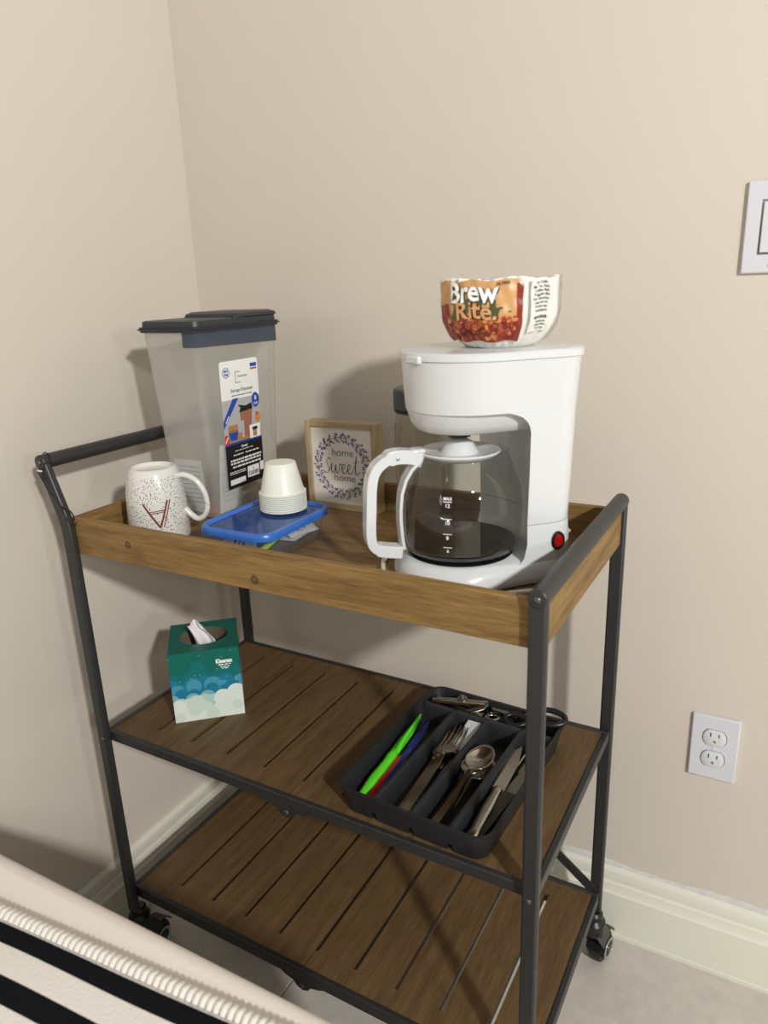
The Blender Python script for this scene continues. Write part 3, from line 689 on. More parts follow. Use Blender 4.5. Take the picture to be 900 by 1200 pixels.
# small picture of a filled dispenser, bowl, jar and oranges
LB(5); lab.poly(F_lab, [(.043, .080), (.066, .082), (.072, .126), (.041, .126)], h+.0003)
LB(2); lab.poly(F_lab, [(.041, .108), (.049, .108), (.049, .080), (.043, .080)], h+.0004)
LB(3); lab.poly(F_lab, [(.039, .122), (.073, .124), (.071, .134), (.055, .131), (.037, .135), (.043, .129)], h+.0005)
LB(1); lab.poly(F_lab, [(.010, .094), (.034, .094), (.030, .079), (.015, .079)], h+.0004)
LB(5); lab.disc(F_lab, .022, .094, .012, .0022, h+.0005)
LB(7); lab.disc(F_lab, .085, .108, .0065, .0090, h+.0003); LB(8); lab.disc(F_lab, .083, .114, .003, .003, h+.0004)
LB(0); lab.rect(F_lab, .062, .075, .090, .097, h+.0006); LB(4); lab.rect(F_lab, .070, .077, .080, .090, h+.0007); LB(3); lab.rect(F_lab, .069, .088, .082, .093, h+.0008)
LB(8); lab.disc(F_lab, .004, .082, .0065, .0085, h+.0006, clip=(0, .06, .2, .2)); LB(0); lab.stroke(F_lab, [(.001, .078), (.008, .087)], .002, h+.0007)
# header
LB(1); lab.ring(F_lab, .0145, Hl-.018, .0072, .0082, h+.0002); lab.text(F_lab, 'BPA', .0145, Hl-.0172, .0055, h+.0003, .03); lab.text(F_lab, 'FREE', .0145, Hl-.0225, .0048, h+.0003, .03)
lab.rect(F_lab, .074, Hl-.014, .090, Hl-.008, h+.0002); LB(8); lab.rect(F_lab, .074, Hl-.0185, .090, Hl-.0155, h+.0002)
LB(6); lab.text(F_lab, 'mainstays', .0535, Hl-.0275, .0062, h+.0002, .0)
for a in ((.036, Hl-.036, .037, Hl-.018), (.036, Hl-.019, .048, Hl-.018), (.036, Hl-.036, .048, Hl-.035)): lab.rect(F_lab, *a, h+.0002)
lab.text(F_lab, 'Storage Dispenser', .050, Hl-.0500, .0082, h+.0002, .01, .9); lab.bars(F_lab, .024, .076, Hl-.0565, .0018, h+.0002, word=.006)
# black foot of the label
LB(0); lab.text(F_lab, 'Cereal', .046, .0645, .0058, h+.0003, .03); lab.bars(F_lab, .022, .068, .0605, .0010, h+.0003)
rq = random.Random(4)
for y, t_, a, b in ((.0535, .0018, .018, .042), (.0535, .0018, .048, .082), (.0445, .0030, .010, .088), (.0395, .0030, .010, .088), (.0335, .0028, .014, .086), (.0265, .0014, .006, .046), (.0235, .0014, .006, .046)): lab.bars(F_lab, a, b, y, t_, h+.0003, rnd=rq)
lab.rect(F_lab, .050, .010, .080, .029, h+.0003); lab.rect(F_lab, .006, .006, .044, .0150, h+.0003); lab.rect(F_lab, .083, .016, .092, .031, h+.0003)
LB(3)
x = .053
while x < .077: l = .0004 + .0011*rq.random(); lab.rect(F_lab, x, .0125, x+l, .020, h+.0005); x += l + .0004 + .0008*rq.random()
lab.text(F_lab, '8', .065, .022, .005, h+.0005, .02)
lab.build('printed_label', LM, ds)
# paper sheets left inside
M_leaf = mat('leaflet_paper', (226, 228, 232), .8); M_leafink = mat('leaflet_ink', (120, 124, 134), .8)
def leaflet(name, label, F, wd, ht, loc, rz, seed):
    o = thing(name, label, 'paper', loc, rz, 'leaflets inside the storage dispenser')
    b = MB().rect(F, 0, 0, wd, ht, 0, 6, 6); b.build('sheet', M_leaf, o)
    q = random.Random(seed); t = MB(); y = ht-.012
    while y > .01:
        for sgn in (.0004, -.0004): t.bars(F, .012, wd-.006, y, .0014, sgn, rnd=q, word=.008)
        y -= .0075
    for k in range(3):
        for sgn in (.0004, -.0004): t.ring(F, .008, ht-.024-.026*k, .0028, .0036, sgn, 14)
    t.build('print_lines', M_leafink, o); return o
leaflet('leaflet', 'printed white leaflet standing against the front side inside the dispenser', flat((-.040, -.074, .008), (1, .03, 0), (-.05, -.03, 1)), .060, .088, cw(DU, DV, ZT), YAW, 1)
leaflet('leaflet', 'printed white leaflet standing against the label side inside the dispenser', flat((.041, -.070, .008), (-.02, 1, 0), (.02, .10, 1)), .056, .112, cw(DU, DV, ZT), YAW, 2)
def packet(name, label, cat, u, v, z, wd, ln, rz, m, tilt=(0, 0), th=.003, group=None, stripe=None):
    """pillow packet with crimped ends"""
    o = MB(); rings = []
    for i in range(9):
        t = i/8; y = -ln/2 + ln*t; e = min(1, 4*min(t, 1-t)+.12)
        rings.append([(wd/2*math.cos(a), y, th*e*math.sin(a)) for a in [2*PI*k/14 for k in range(14)]])
    o.loft(rings); mats = [m]
    if stripe:
        mats.append(stripe); F = flat((0, 0, th*1.02), (1, 0, 0), (0, 1, 0)); o.cur = 1
        o.bars(F, -wd*.32, wd*.32, -ln*.05, ln*.05, 0, word=.007); o.bars(F, -wd*.32, wd*.30, ln*.08, ln*.05, 0, word=.006); o.bars(F, -wd*.3, wd*.30, -ln*.18, ln*.05, 0, word=.006)
    ob = o.build(name, mats, None, smooth=60); ob.location = cw(u, v, z); ob.rotation_euler = (tilt[0], tilt[1], YAW+rz); return tag(ob, label, cat, group)
packet('snack_packet', 'small red packet lying at the bottom inside the dispenser', 'packet', DU+.012, DV-.045, ZT+.0085, .032, .060, .8, mat('red_foil', (196, 52, 48), .35))
packet('snack_packet', 'small pale packet lying at the bottom inside the dispenser', 'packet', DU-.012, DV+.030, ZT+.0085, .034, .060, .3, mat('pale_foil', (206, 196, 184), .35))

# ------------------------------------------------------------------ upside-down mug
MU, MV = 0.083, 0.090
def speckle():
    m = mat('speckled_glaze', (222, 220, 214), 0.18, coat=0.3); nt = m.node_tree; L = nt.links; b = nt.nodes['Principled BSDF']
    tc = nt.nodes.new('ShaderNodeTexCoord'); v = nt.nodes.new('ShaderNodeTexVoronoi'); v.voronoi_dimensions = '2D'; v.inputs['Scale'].default_value = 300
    s0 = nt.nodes.new('ShaderNodeSeparateXYZ'); L.new(tc.outputs['Object'], s0.inputs[0])
    at = nt.nodes.new('ShaderNodeMath'); at.operation = 'ARCTAN2'; L.new(s0.outputs['Y'], at.inputs[0]); L.new(s0.outputs['X'], at.inputs[1])
    am = nt.nodes.new('ShaderNodeMath'); am.operation = 'MULTIPLY'; am.inputs[1].default_value = 0.044; L.new(at.outputs[0], am.inputs[0])
    cb = nt.nodes.new('ShaderNodeCombineXYZ'); L.new(am.outputs[0], cb.inputs['X']); L.new(s0.outputs['Z'], cb.inputs['Y']); L.new(cb.outputs[0], v.inputs['Vector'])
    sp = nt.nodes.new('ShaderNodeSeparateXYZ'); L.new(v.outputs['Color'], sp.inputs[0])
    th = nt.nodes.new('ShaderNodeMath'); th.operation = 'MULTIPLY_ADD'; th.inputs[1].default_value = 0.26; th.inputs[2].default_value = 0.02; L.new(sp.outputs[0], th.inputs[0])
    ls = nt.nodes.new('ShaderNodeMath'); ls.operation = 'LESS_THAN'; L.new(v.outputs['Distance'], ls.inputs[0]); L.new(th.outputs[0], ls.inputs[1])
    s2 = nt.nodes.new('ShaderNodeSeparateXYZ'); L.new(tc.outputs['Object'], s2.inputs[0])
    lt = nt.nodes.new('ShaderNodeMath'); lt.operation = 'LESS_THAN'; lt.inputs[1].default_value = 0.100; L.new(s2.outputs['Z'], lt.inputs[0])
    mm = nt.nodes.new('ShaderNodeMath'); mm.operation = 'MULTIPLY'; L.new(ls.outputs[0], mm.inputs[0]); L.new(lt.outputs[0], mm.inputs[1])
    mi = nt.nodes.new('ShaderNodeMix'); mi.data_type = 'RGBA'; mi.inputs['A'].default_value = lin((222, 220, 214)); mi.inputs['B'].default_value = lin((70, 66, 62))
    L.new(mm.outputs[0], mi.inputs['Factor']); L.new(mi.outputs['Result'], b.inputs['Base Color']); return m
mug = thing('mug', 'white speckled mug turned upside down showing a copper letter A', 'mug', cw(MU, MV, ZT), YAW)
M_glaze = mat('white_glaze', (222, 220, 214), 0.18, coat=0.3)
mp_ = [(.0395, .0015), (.0420, .0), (.0447, .001), (.0452, .006), (.0450, .03), (.0442, .055), (.0425, .075), (.0400, .091), (.0372, .102), (.0350, .1075), (.0334, .1098), (.0312, .1102), (.0300, .1090), (.0290, .1055), (.0275, .1042), (.0005, .1040)]
fix_normals(MB().lathe(mp_, 56, 0, 0, True, True).build('body', speckle(), mug, smooth=50))
hdir = math.radians(24)
hpts = smooth_path([(.037, 0, .0955), (.050, 0, .0960), (.066, 0, .0865), (.0765, 0, .068), (.0785, 0, .048), (.0735, 0, .0335), (.0625, 0, .0275), (.052, 0, .0345), (.0435, 0, .044)], 6)
c, s_ = math.cos(hdir), math.sin(hdir); hpts = [Vector((p.x*c, p.x*s_, p.z)) for p in hpts]
nh = len(hpts)
MB().sweep(hpts, [(.0125 - .003*math.sin(PI*i/(nh-1)), .0092 - .0012*math.sin(PI*i/(nh-1))) for i in range(nh)], 12, up=(0.02, 0.03, 1)).build('handle', M_glaze, mug, smooth=60)
mcam = math.atan2(-0.667-MV, 0.917-MU)
def mug_map(x, y, h=0.0):
    r_ = .0452
    for (r0, z0), (r1, z1) in zip(mp_[3:], mp_[4:]):
        if z0 <= y <= z1: r_ = r0 + (r1-r0)*(y-z0)/(z1-z0); break
    a = mcam + x/.0448; return Vector(((r_+.0004+h)*math.cos(a), (r_+.0004+h)*math.sin(a), y))
lt = MB()
def seg(a, b, wd): lt.stroke(mug_map, [(a[0]+(b[0]-a[0])*k/6, a[1]+(b[1]-a[1])*k/6) for k in range(7)], wd)
seg((-.0215, .0640), (.0010, .0265), .0029); seg((.0008, .0265), (.0155, .0665), .0029); seg((.0058, .0270), (.0196, .0668), .0016)
seg((-.0135, .0510), (.0108, .0530), .0013); seg((-.0122, .0484), (.0098, .0502), .0013)
lt.build('letter_a_print', mat('copper_print', (140, 78, 62), .3, metal=.35), mug)

# ------------------------------------------------------------------ small box with blue lid, and what it holds
BU, BV = 0.2690, 0.1195
bx = thing('food_box', 'clear plastic food box with blue snap lid on the tray', 'food container', cw(BU, BV, ZT), YAW)
M_clear = clear('clear_plastic', (238, 240, 242), 0.06, 1.45, (214, 218, 222), 0.12)
M_blue = mat('blue_lid_rim', (52, 108, 192), 0.3); M_bluew = clear('blue_lid_window', (188, 210, 250), 0.10, 1.30, (86, 142, 226), 0.28)
def brr(z, wd, dp, r=.022): return [(x, y, z) for x, y in rr(wd, dp, r, 6)]
fix_normals(MB().loft([brr(.001, .092, .128, .016), brr(.004, .100, .136, .019), brr(.030, .110, .148), brr(.043, .115, .153)], True, False).build('box_body', M_clear, bx, smooth=50))
rim = MB().loft([brr(.0395, .124, .162, .026), brr(.0385, .127, .165, .027), brr(.0455, .1275, .1655, .027), brr(.0485, .124, .162, .026), brr(.0488, .114, .152, .022), brr(.0450, .107, .145, .019), brr(.0440, .107, .145, .019)], False, False)
bl_ = fix_normals(rim.build('lid_rim', M_blue, bx, smooth=40))
so = bl_.modifiers.new('t', 'SOLIDIFY'); so.thickness = 0.0008
fix_normals(MB().loft([brr(.0440, .1074, .1454, .019), brr(.0452, .1074, .1454, .019)]).build('lid_window', M_bluew, bx))
M_lime = mat('lime_plastic', (178, 214, 60), .35); M_greenp = mat('green_packet', (34, 116, 92), .45); M_dkgreen = mat('dark_green_wrap', (38, 70, 62), .5); M_wpk = mat('white_packet', (228, 226, 224), .5); M_pinkink = mat('pink_ink', (176, 104, 128), .5)
zb = ZT + .005
fx = MB(); rg = []
q = random.Random(9)
for k in range(6):
    a = k/5*PI/2; rg.append([((.026*math.cos(a)+.0004)*(1+.12*math.sin(5*t))*math.cos(t), (.026*math.cos(a)+.0004)*(1+.12*math.sin(5*t+1))*math.sin(t), .001+.026*math.sin(a)) for t in [2*PI*i/20 for i in range(20)]])
o = fx.loft(rg).build('scouring_ball', mat('green_mesh_ball', (60, 190, 140), .6, bump=.6, bscale=300), None, smooth=60); o.location = cw(BU-.016, BV-.012, zb); tag(o, 'green crumpled ball inside the blue-lidded box', 'ball')
o = MB().tube([(0, -.052, 0), (0, -.045, 0), (0, .045, 0), (0, .052, 0)], [.003, .0042, .0042, .003], 10).build('lime_pen', M_lime, None, smooth=50); o.location = cw(BU+.030, BV-.035, zb+.015); o.rotation_euler = (math.radians(9), 0, YAW+math.radians(6)); tag(o, 'lime green pen-like stick inside the blue-lidded box', 'stick')
packet('sugar_packet', 'white printed packet at the front inside the blue-lidded box', 'packet', BU-.012, BV-.050, zb+.012, .026, .058, PI/2, M_wpk, (0, -1.0), stripe=M_black)
packet('sugar_packet', 'dark green packet below the lime stick inside the blue-lidded box', 'packet', BU+.016, BV-.034, zb+.0075, .028, .058, .25, M_dkgreen, (0, 0))
packet('sugar_packet', 'white packet with pink print, upper one at the back of the blue-lidded box', 'packet', BU+.026, BV+.040, zb+.014, .030, .052, -.3, M_wpk, (0, .35), stripe=M_pinkink)
packet('sugar_packet', 'white packet with pink print, lower one at the back of the blue-lidded box', 'packet', BU+.020, BV+.036, zb+.0045, .030, .052, .1, M_wpk, (0, 0), stripe=M_pinkink)
# nested portion cups
M_cup = mat('milky_cup_plastic', (232, 233, 222), .35, spec=.4)
cupm = MB().lathe([(.0338, .0), (.0345, .0006), (.0345, .0022), (.0318, .0030), (.0222, .0440), (.0210, .0452), (.0005, .0456), (.0005, .0446), (.0205, .0440), (.0310, .0020), (.0322, .0004)], 40, 0, 0, False, False)
ords = ['lowest', 'second lowest', 'third lowest', 'fourth', 'fifth', 'sixth', 'seventh', 'eighth', 'topmost']
me = None
for k in range(9):
    if me is None: o = fix_normals(cupm.build('portion_cup', M_cup, None, smooth=40)); me = o.data
    else: o = bpy.data.objects.new('portion_cup', me); COL.objects.link(o)
    o.location = cw(BU+.004, BV+.036, ZT+.0490+.0030*k)
    tag(o, 'upturned milky portion cup, %s of the stack on the blue lid' % (ords[k] if k < 3 or k == 8 else ords[k] + ' up'), 'cup', 'nested portion cups on the blue lid')

# ------------------------------------------------------------------ home sweet home sign
sg = thing('wooden_sign', 'small framed wooden sign reading home sweet home with lavender wreath', 'sign', cw(0.272, 0.3275, ZT), YAW+math.radians(0))
M_fw = wood('sign_frame_wood', (146, 128, 96), (184, 166, 130), 2, seed=8.0); M_fw2 = wood('sign_frame_wood_x', (146, 128, 96), (184, 166, 130), 0, seed=9.0)
sw_, sh_, sd = .136, .147, .024; b_ = .0095
MB().box(-sw_/2, -sw_/2+b_, -sd/2, sd/2, 0, sh_).build('frame_side', M_fw, sg, bevel=.0006); MB().box(sw_/2-b_, sw_/2, -sd/2, sd/2, 0, sh_).build('frame_side', M_fw, sg, bevel=.0006)
MB().box(-sw_/2+b_, sw_/2-b_, -sd/2, sd/2, 0, b_).build('frame_rail', M_fw2, sg, bevel=.0006); MB().box(-sw_/2+b_, sw_/2-b_, -sd/2, sd/2, sh_-b_, sh_).build('frame_rail', M_fw2, sg, bevel=.0006)
yp = -sd/2+.004
MB().box(-sw_/2+b_, sw_/2-b_, yp, yp+.004, b_, sh_-b_).build('sign_panel', mat('sign_white', (226, 220, 210), .7), sg)
F_s = flat((0, yp, sh_/2), (1, 0, 0), (0, 0, 1))
wr = MB(); q = random.Random(21)
for k in range(26):
    a = 2*PI*k/26 + .05*q.random(); r0 = .0475
    cx_, cz_ = r0*math.cos(a), r0*1.02*math.sin(a)
    tdir = a + PI/2
    for j in range(7):
        d = tdir + (j-3)*.55 + .25*q.random(); l = .0045 + .003*q.random()
        wr.cur = q.choice((0, 0, 1, 2)); wr.disc(F_s, cx_ + l*math.cos(d), cz_ + l*math.sin(d), .0030, .0013, .0004+.00001*j, 8, d)
    wr.cur = 2; wr.stroke(F_s, [(cx_-.005*math.cos(tdir), cz_-.005*math.sin(tdir)), (cx_, cz_), (cx_+.006*math.cos(tdir), cz_+.006*math.sin(tdir))], .0006, .0003)
wr.build('wreath_print', [mat('lavender_ink', (104, 100, 132), .7), mat('pale_lavender_ink', (150, 147, 174), .7), mat('slate_ink', (86, 88, 104), .7)], sg)
tx = MB(); tx.text(F_s, 'home', .002, .0175, .0175, .0004, -.008, 1.05); tx.text(F_s, 'home', .004, -.0250, .0175, .0004, -.008, 1.05)
def script(pts, sc, ox, oy, wd):
    ps = smooth_path([(x, y, 0) for x, y in pts], 7); P2 = [(ox+p.x*sc, oy+p.y*sc) for p in ps]
    ws = []
    for i in range(len(P2)):
        a = P2[max(i-1, 0)]; b = P2[min(i+1, len(P2)-1)]; ws.append(wd*(1.5 if b[1] < a[1] else .8))
    tx.stroke(F_s, P2, ws, .0004)
sc = .0265; oy = -.0125
script([(-.15, .12), (0, .0), (.2, .03), (.3, .25), (.18, .5), (.12, .75), (.28, .95), (.42, .85)], sc, -.0335, oy, .0012)
script([(.30, .10), (.42, .40), (.50, .62), (.46, .30), (.52, .03), (.68, .12), (.80, .55), (.78, .25), (.86, .03), (1.02, .18), (1.10, .60), (1.2, .55)], sc, -.0335, oy, .0012)
for e0 in (1.18, 1.60): script([(e0, .28), (e0+.2, .34), (e0+.3, .52), (e0+.2, .62), (e0+.08, .45), (e0+.1, .12), (e0+.26, .02), (e0+.46, .25)], sc, -.0335, oy, .0012)
script([(2.06, .25), (2.24, .70), (2.34, 1.18), (2.24, .6), (2.24, .12), (2.36, .02), (2.56, .25)], sc, -.0335, oy, .0012); script([(2.08, .74), (2.3, .80), (2.56, .86)], sc, -.0335, oy, .0010)
tx.build('lettering', mat('sign_ink', (82, 82, 88), .7), sg)

# ------------------------------------------------------------------ glass jar behind the carafe
jr = thing('glass_jar', 'tall clear glass jar with dark ribbed lid behind the carafe', 'jar', cw(0.441, 0.286, ZT+0.0), YAW)
jb = fix_normals(MB().lathe([(.0005, .001), (.038, .0), (.0425, .004), (.0435, .012), (.0435, .164), (.0415, .174), (.0395, .178), (.0395, .184)], 40).build('jar_body', M_jar, jr, smooth=50))
n = 120; rings = []
for r_, z, amp in ((.0415, .1835, 0), (.0435, .185, .0006), (.0435, .210, .0006), (.0425, .2125, .0003), (.040, .2145, 0)):
    rings.append([((r_+amp*(1 if i % 3 else -1))*math.cos(2*PI*i/n), (r_+amp*(1 if i % 3 else -1))*math.sin(2*PI*i/n), z) for i in range(n)])
jl = fix_normals(MB().loft(rings).build('ribbed_lid', mat('dark_grey_lid', (64, 66, 68), .4), jr))
fix_normals(MB().lathe([(.0425, .1795), (.0438, .1805), (.0438, .1828), (.0425, .1838)], 40, 0, 0, True, True).build('lid_band', mat('dark_band', (34, 36, 38), .4), jl, smooth=40))

# ------------------------------------------------------------------ tissue box on the middle shelf
TA = math.radians(42)
ta, tb = Vector((.0845, .0670)), .112
tcx = ta.x + (math.cos(TA)-math.sin(TA))*tb/2; tcy = ta.y + (math.sin(TA)+math.cos(TA))*tb/2
ZS = Z_MID - .0015
ts = thing('tissue_box', 'upright cube tissue box printed with teal clouds on the middle shelf', 'tissue box', cw(tcx, tcy, ZS), YAW+TA)
TH, hw = .124, tb/2
M_teal = mat('teal_card', (10, 104, 92), .35); 
body = MB(); k = 12; sq = []
for s0, s1 in (((-1, -1), (1, -1)), ((1, -1), (1, 1)), ((1, 1), (-1, 1)), ((-1, 1), (-1, -1))):
    for i in range(k): t = i/k; sq.append(((s0[0]+(s1[0]-s0[0])*t)*hw, (s0[1]+(s1[1]-s0[1])*t)*hw))
hole = []
for x, y in sq: a = math.atan2(y, x); hole.append((.041*math.cos(a), .002+.034*math.sin(a)))
body.loft([[(x, y, 0) for x, y in sq], [(x, y, TH) for x, y in sq], [(x, y, TH) for x, y in hole], [(x, y, TH-.0015) for x, y in hole]], True, False)
body.cur = 1; body.loft([[(x, y, TH-.0015) for x, y in hole], [(x*1.25, y*1.3, TH-.03) for x, y in hole], [(x*1.25, y*1.3, TH-.05) for x, y in hole]], False, True)
fix_normals(body.build('card_box', [M_teal, mat('card_inside', (120, 108, 92), .9)], ts))
def cloud_print(F, seed, logo):
    cl_ = [(8, 100, 90), (14, 112, 112), (28, 122, 150), (70, 150, 176), (120, 178, 184), (178, 208, 196), (206, 222, 210), (222, 232, 224)]
    ms = []
    for i, c_ in enumerate(cl_):
        nm = 'cloud_print_%d' % i; ms.append(bpy.data.materials.get(nm) or mat(nm, c_, .35))
    ms.append(M_print_w)
    q = random.Random(seed); d = MB(); clip = (-hw, 0.0, hw, TH); h = .0002
    def row(ci, y0, y1, r0, r1, nn):
        nonlocal h
        d.cur = ci
        for i in range(nn):
            d.disc(F, -hw + 2*hw*(i+q.random())/nn, y0+(y1-y0)*q.random(), r0+(r1-r0)*q.random(), None, h, 26, 0, clip); h += .000004
    d.cur = 2; d.rect(F, -hw, 0, hw, .062, h); h += .00002
    row(1, .066, .082, .011, .016, 7); row(2, .056, .068, .010, .015, 8); row(3, .052, .064, .009, .014, 5); row(2, .045, .055, .010, .014, 5)
    d.cur = 5; d.rect(F, -hw, 0, hw, .026, h); h += .00002
    row(4, .034, .046, .009, .013, 6); row(5, .026, .038, .011, .014, 8); row(6, .020, .036, .011, .015, 7)
    d.cur = 7; d.disc(F, .024, .036, .015, None, h, 26, 0, clip); d.disc(F, .046, .042, .016, None, h+.000004, 26, 0, clip); d.disc(F, -.048, .028, .012, None, h+.000008, 26, 0, clip); d.rect(F, .012, 0, hw, .030, h+.000012); h += .00003
    row(7, .002, .018, .012, .016, 8); row(6, .006, .022, .008, .011, 4)
    d.cur = 1; d.disc(F, -.012, .097, .011, None, h, 26, 0, clip); d.cur = 5
    for _ in range(12): d.disc(F, (q.random()-.5)*2*hw, .055+.065*q.random(), .0008, None, h+.0001, 8, 0, clip)
    if logo:
        d.cur = 8; d.text(F, 'Kleenex', .031, .0985, .0105, h+.0002, .05, .75)
        d.bars(F, .0215, .0415, .0945, .0018, h+.0002, word=.007); d.bars(F, .0245, .0390, .0910, .0016, h+.0002); d.bars(F, .0265, .0370, .0880, .0016, h+.0002)
    return d, ms
for a, sd_, lg in ((0, 3, True), (90, 5, False), (270, 8, False), (180, 4, True)):
    r_ = math.radians(a); ex = Vector((math.cos(r_), math.sin(r_), 0)); nrm = Vector((math.sin(r_), -math.cos(r_), 0))
    d, ms = cloud_print(flat(nrm*hw, ex, (0, 0, 1)), sd_, lg); d.build('cloud_print', ms, ts)
# tissue pulled up through the slot
tm = MB(); nu, nv = 14, 12; vs = []
for j in range(nv+1):
    t = j/nv
    for i in range(nu+1):
        s = i/nu*2-1
        wd = .017*(1-.45*t) + .003
        x = s*wd - .018*t*t + .006; y = .010*math.sin(s*4.2+t*2.0)*(1-.3*t) - .006 + .006*t
        z = TH - .028 + .058*t + .006*math.sin(s*3+1)*t - .013*(t**3)*(s+1)*.5
        vs.append((x, y, z))
tm.add(vs, [(j*(nu+1)+i, j*(nu+1)+i+1, (j+1)*(nu+1)+i+1, (j+1)*(nu+1)+i) for j in range(nv) for i in range(nu)])
to = tm.build('tissue', mat('tissue_paper', (236, 232, 234), .95, spec=.1, bump=.2, bscale=150), ts, smooth=70)
so = to.modifiers.new('t', 'SOLIDIFY'); so.thickness = .0008

# ------------------------------------------------------------------ cutlery tray
CTU, CTV = 0.549, 0.152
ct = thing('cutlery_tray', 'charcoal plastic cutlery tray with five compartments on the middle shelf', 'cutlery tray', cw(CTU, CTV, ZS), YAW - math.radians(2.5))
M_ct = mat('charcoal_plastic', (36, 37, 40), .45, bump=.08, bscale=700)
cW, cL, cH = .226, .293, .040
def orr(z, g, r=.022): return [(x, y, z) for x, y in rr(cW+2*g, cL+2*g, r, 6)]
wl = MB().loft([orr(0, -.010), orr(.002, -.008), orr(cH-.003, -.0015), orr(cH, 0.0, .024), orr(cH, -.005, .02), orr(cH-.004, -.0055, .02), orr(.005, -.0125, .016), orr(.0045, -.020, .012)], True, True)
shell_o = fix_normals(wl.build('tray_shell', M_ct, ct, smooth=40))
def divider(pts, name='divider'):
    sec = [(-.0075, .004), (-.0035, cH-.006), (-.002, cH-.0035), (.002, cH-.0035), (.0035, cH-.006), (.0075, .004)]
    a, b = Vector(pts[0]), Vector(pts[1]); d = (b-a).normalized(); nrm = Vector((-d.y, d.x))
    return fix_normals(MB().loft([[(p.x+nrm.x*o_, p.y+nrm.y*o_, z) for o_, z in sec] for p in (a, b)]).build(name, M_ct, ct, smooth=50))
def arch(xx, y0, y1): return MB().loft([[(xx + .0052*math.cos(PI*k_/8), y, -.001 + .015*math.sin(PI*k_/8)) for k_ in range(9)] for y in (y0, y1)])
for xx in (-.052, .004, .060):
    dv_o = divider(((xx, -.138), (xx, .098)))
    cut(dv_o, arch(xx, -.145, -.105)); cut(shell_o, arch(xx, -.155, -.105))
divider(((-.104, .098), (.104, .098)))
# cutlery: each piece is its own thing, built in the tray's frame
CTR = YAW - math.radians(2.5)
def in_tray(x, y, z):
    c, s_ = math.cos(-math.radians(2.5)), math.sin(-math.radians(2.5)); return cw(CTU + c*x - s_*y, CTV + s_*x + c*y, ZS + z)
M_ss = mat('stainless_steel', (178, 174, 166), .22, metal=1.0); M_ssd = mat('dull_steel', (138, 136, 130), .35, metal=1.0)
def place(o, x, y, z, rz=0.0, rx=0.0, ry=0.0):
    o.location = in_tray(x, y, z); o.rotation_euler = (rx, ry, CTR + rz); return o
def paring(label, x, y, z, rz, rx, hm, bm, L=.10, bl=.085):
    t = thing('paring_knife', label, 'knife', (0, 0, 0)); place(t, x, y, z, rz, rx)
    hs = [(0, -L, 0), (0, -L*.94, 0), (0, -L*.6, .001), (0, -L*.25, 0), (0, -.006, 0), (0, .006, 0)]
    MB().sweep(hs, [(.006, .006), (.013, .011), (.016, .013), (.013, .011), (.015, .012), (.010, .009)], 12).build('handle', hm, t, smooth=60)
    pr = [(-.007, 0), (.007, 0), (.0065, bl*.55), (.001, bl), (-.004, bl*.75), (-.0065, bl*.35)]
    MB().prism([(a, b) for a, b in pr], -.0007, .0007).build('blade', bm, t)
    return t
G = mat('bright_green_plastic', (88, 214, 38), .35); Rr = mat('red_plastic', (176, 24, 28), .35); Bb = mat('navy_blue_plastic', (34, 44, 118), .35)
paring('small knife with bright green handle and green blade cover in the cutlery tray', -.086, -.030, .026, math.radians(2), math.radians(7), G, G, .098, .085)
o = bpy.data.objects['paring_knife']
MB().sweep([(0.003, -.002, .003), (.003, .02, .006), (.002, .055, .0055), (.0, .086, .004)], [(.012, .004), (.006, .006), (.005, .006), (.003, .004)], 8).build('cover_rib', G, o, smooth=60)
paring('small knife with red handle beside the green knife in the cutlery tray', -.0735, -.034, .021, math.radians(3), math.radians(4), Rr, M_ssd, .092)
paring('small knife with navy blue handle beside the red one in the cutlery tray', -.0695, -.016, .024, math.radians(5.5), math.radians(5), Bb, Bb, .108, .075)
def fork(label, x, y, z, rz, rx):
    t = thing('fork', label, 'fork', (0, 0, 0), 0, 'forks in the cutlery tray'); place(t, x, y, z, rz, rx)
    MB().sweep(smooth_path([(0, -.100, .004), (0, -.07, .002), (0, 0, .004), (0, .02, .008), (0, .032, .004)], 4), [(.013 - .008*min(1, i/10) + (.006 if i > 13 else 0), .0022) for i in range(17)]).build('handle', M_ss, t, smooth=40)
    mb = MB(); mb.sweep([(0, .030, .005), (0, .036, .003), (0, .048, .002)], [(.010, .002), (.020, .002), (.0225, .002)])
    for k_ in range(4):
        xx = -.0094 + .00627*k_; mb.sweep([(xx, .046, .002), (xx, .065, .001), (xx, .082, .004), (xx*.97, .093, .008)], [(.0036, .002), (.0032, .002), (.0028, .0018), (.0012, .001)])
    mb.build('tines', M_ss, t, smooth=40); return t
fork('stainless fork lying uppermost in the fork compartment', -.018, -.026, .023, math.radians(3), math.radians(2))
fork('stainless fork lying in the middle of the fork pile', -.025, -.026, .017, math.radians(5), math.radians(2))
fork('stainless fork lying at the bottom of the fork pile', -.032, -.027, .011, math.radians(4), math.radians(2))
tk = thing('table_knife', 'table knife with tip wrapped in white paper beside the forks', 'knife'); place(tk, -.009, -.020, .017, math.radians(3), math.radians(5))
MB().sweep([(0, -.10, 0), (0, -.04, 0), (0, .0, 0)], [(.011, .005), (.013, .006), (.009, .004)], 10).build('handle', M_ssd, tk, smooth=60)
MB().prism([(-.008, 0), (.007, 0), (.008, .07), (.003, .105), (-.008, .095)], -.0007, .0007).build('blade', M_ss, tk)
MB().loft([[(-.0105, y, -.002), (.0105, y, -.002), (.0110, y, .0035), (-.0100, y, .0040)] for y in (.045, .070, .095, .112)]).build('paper_wrap', mat('paper_wrap', (206, 214, 220), .8, bump=.5, bscale=250), tk, smooth=60)
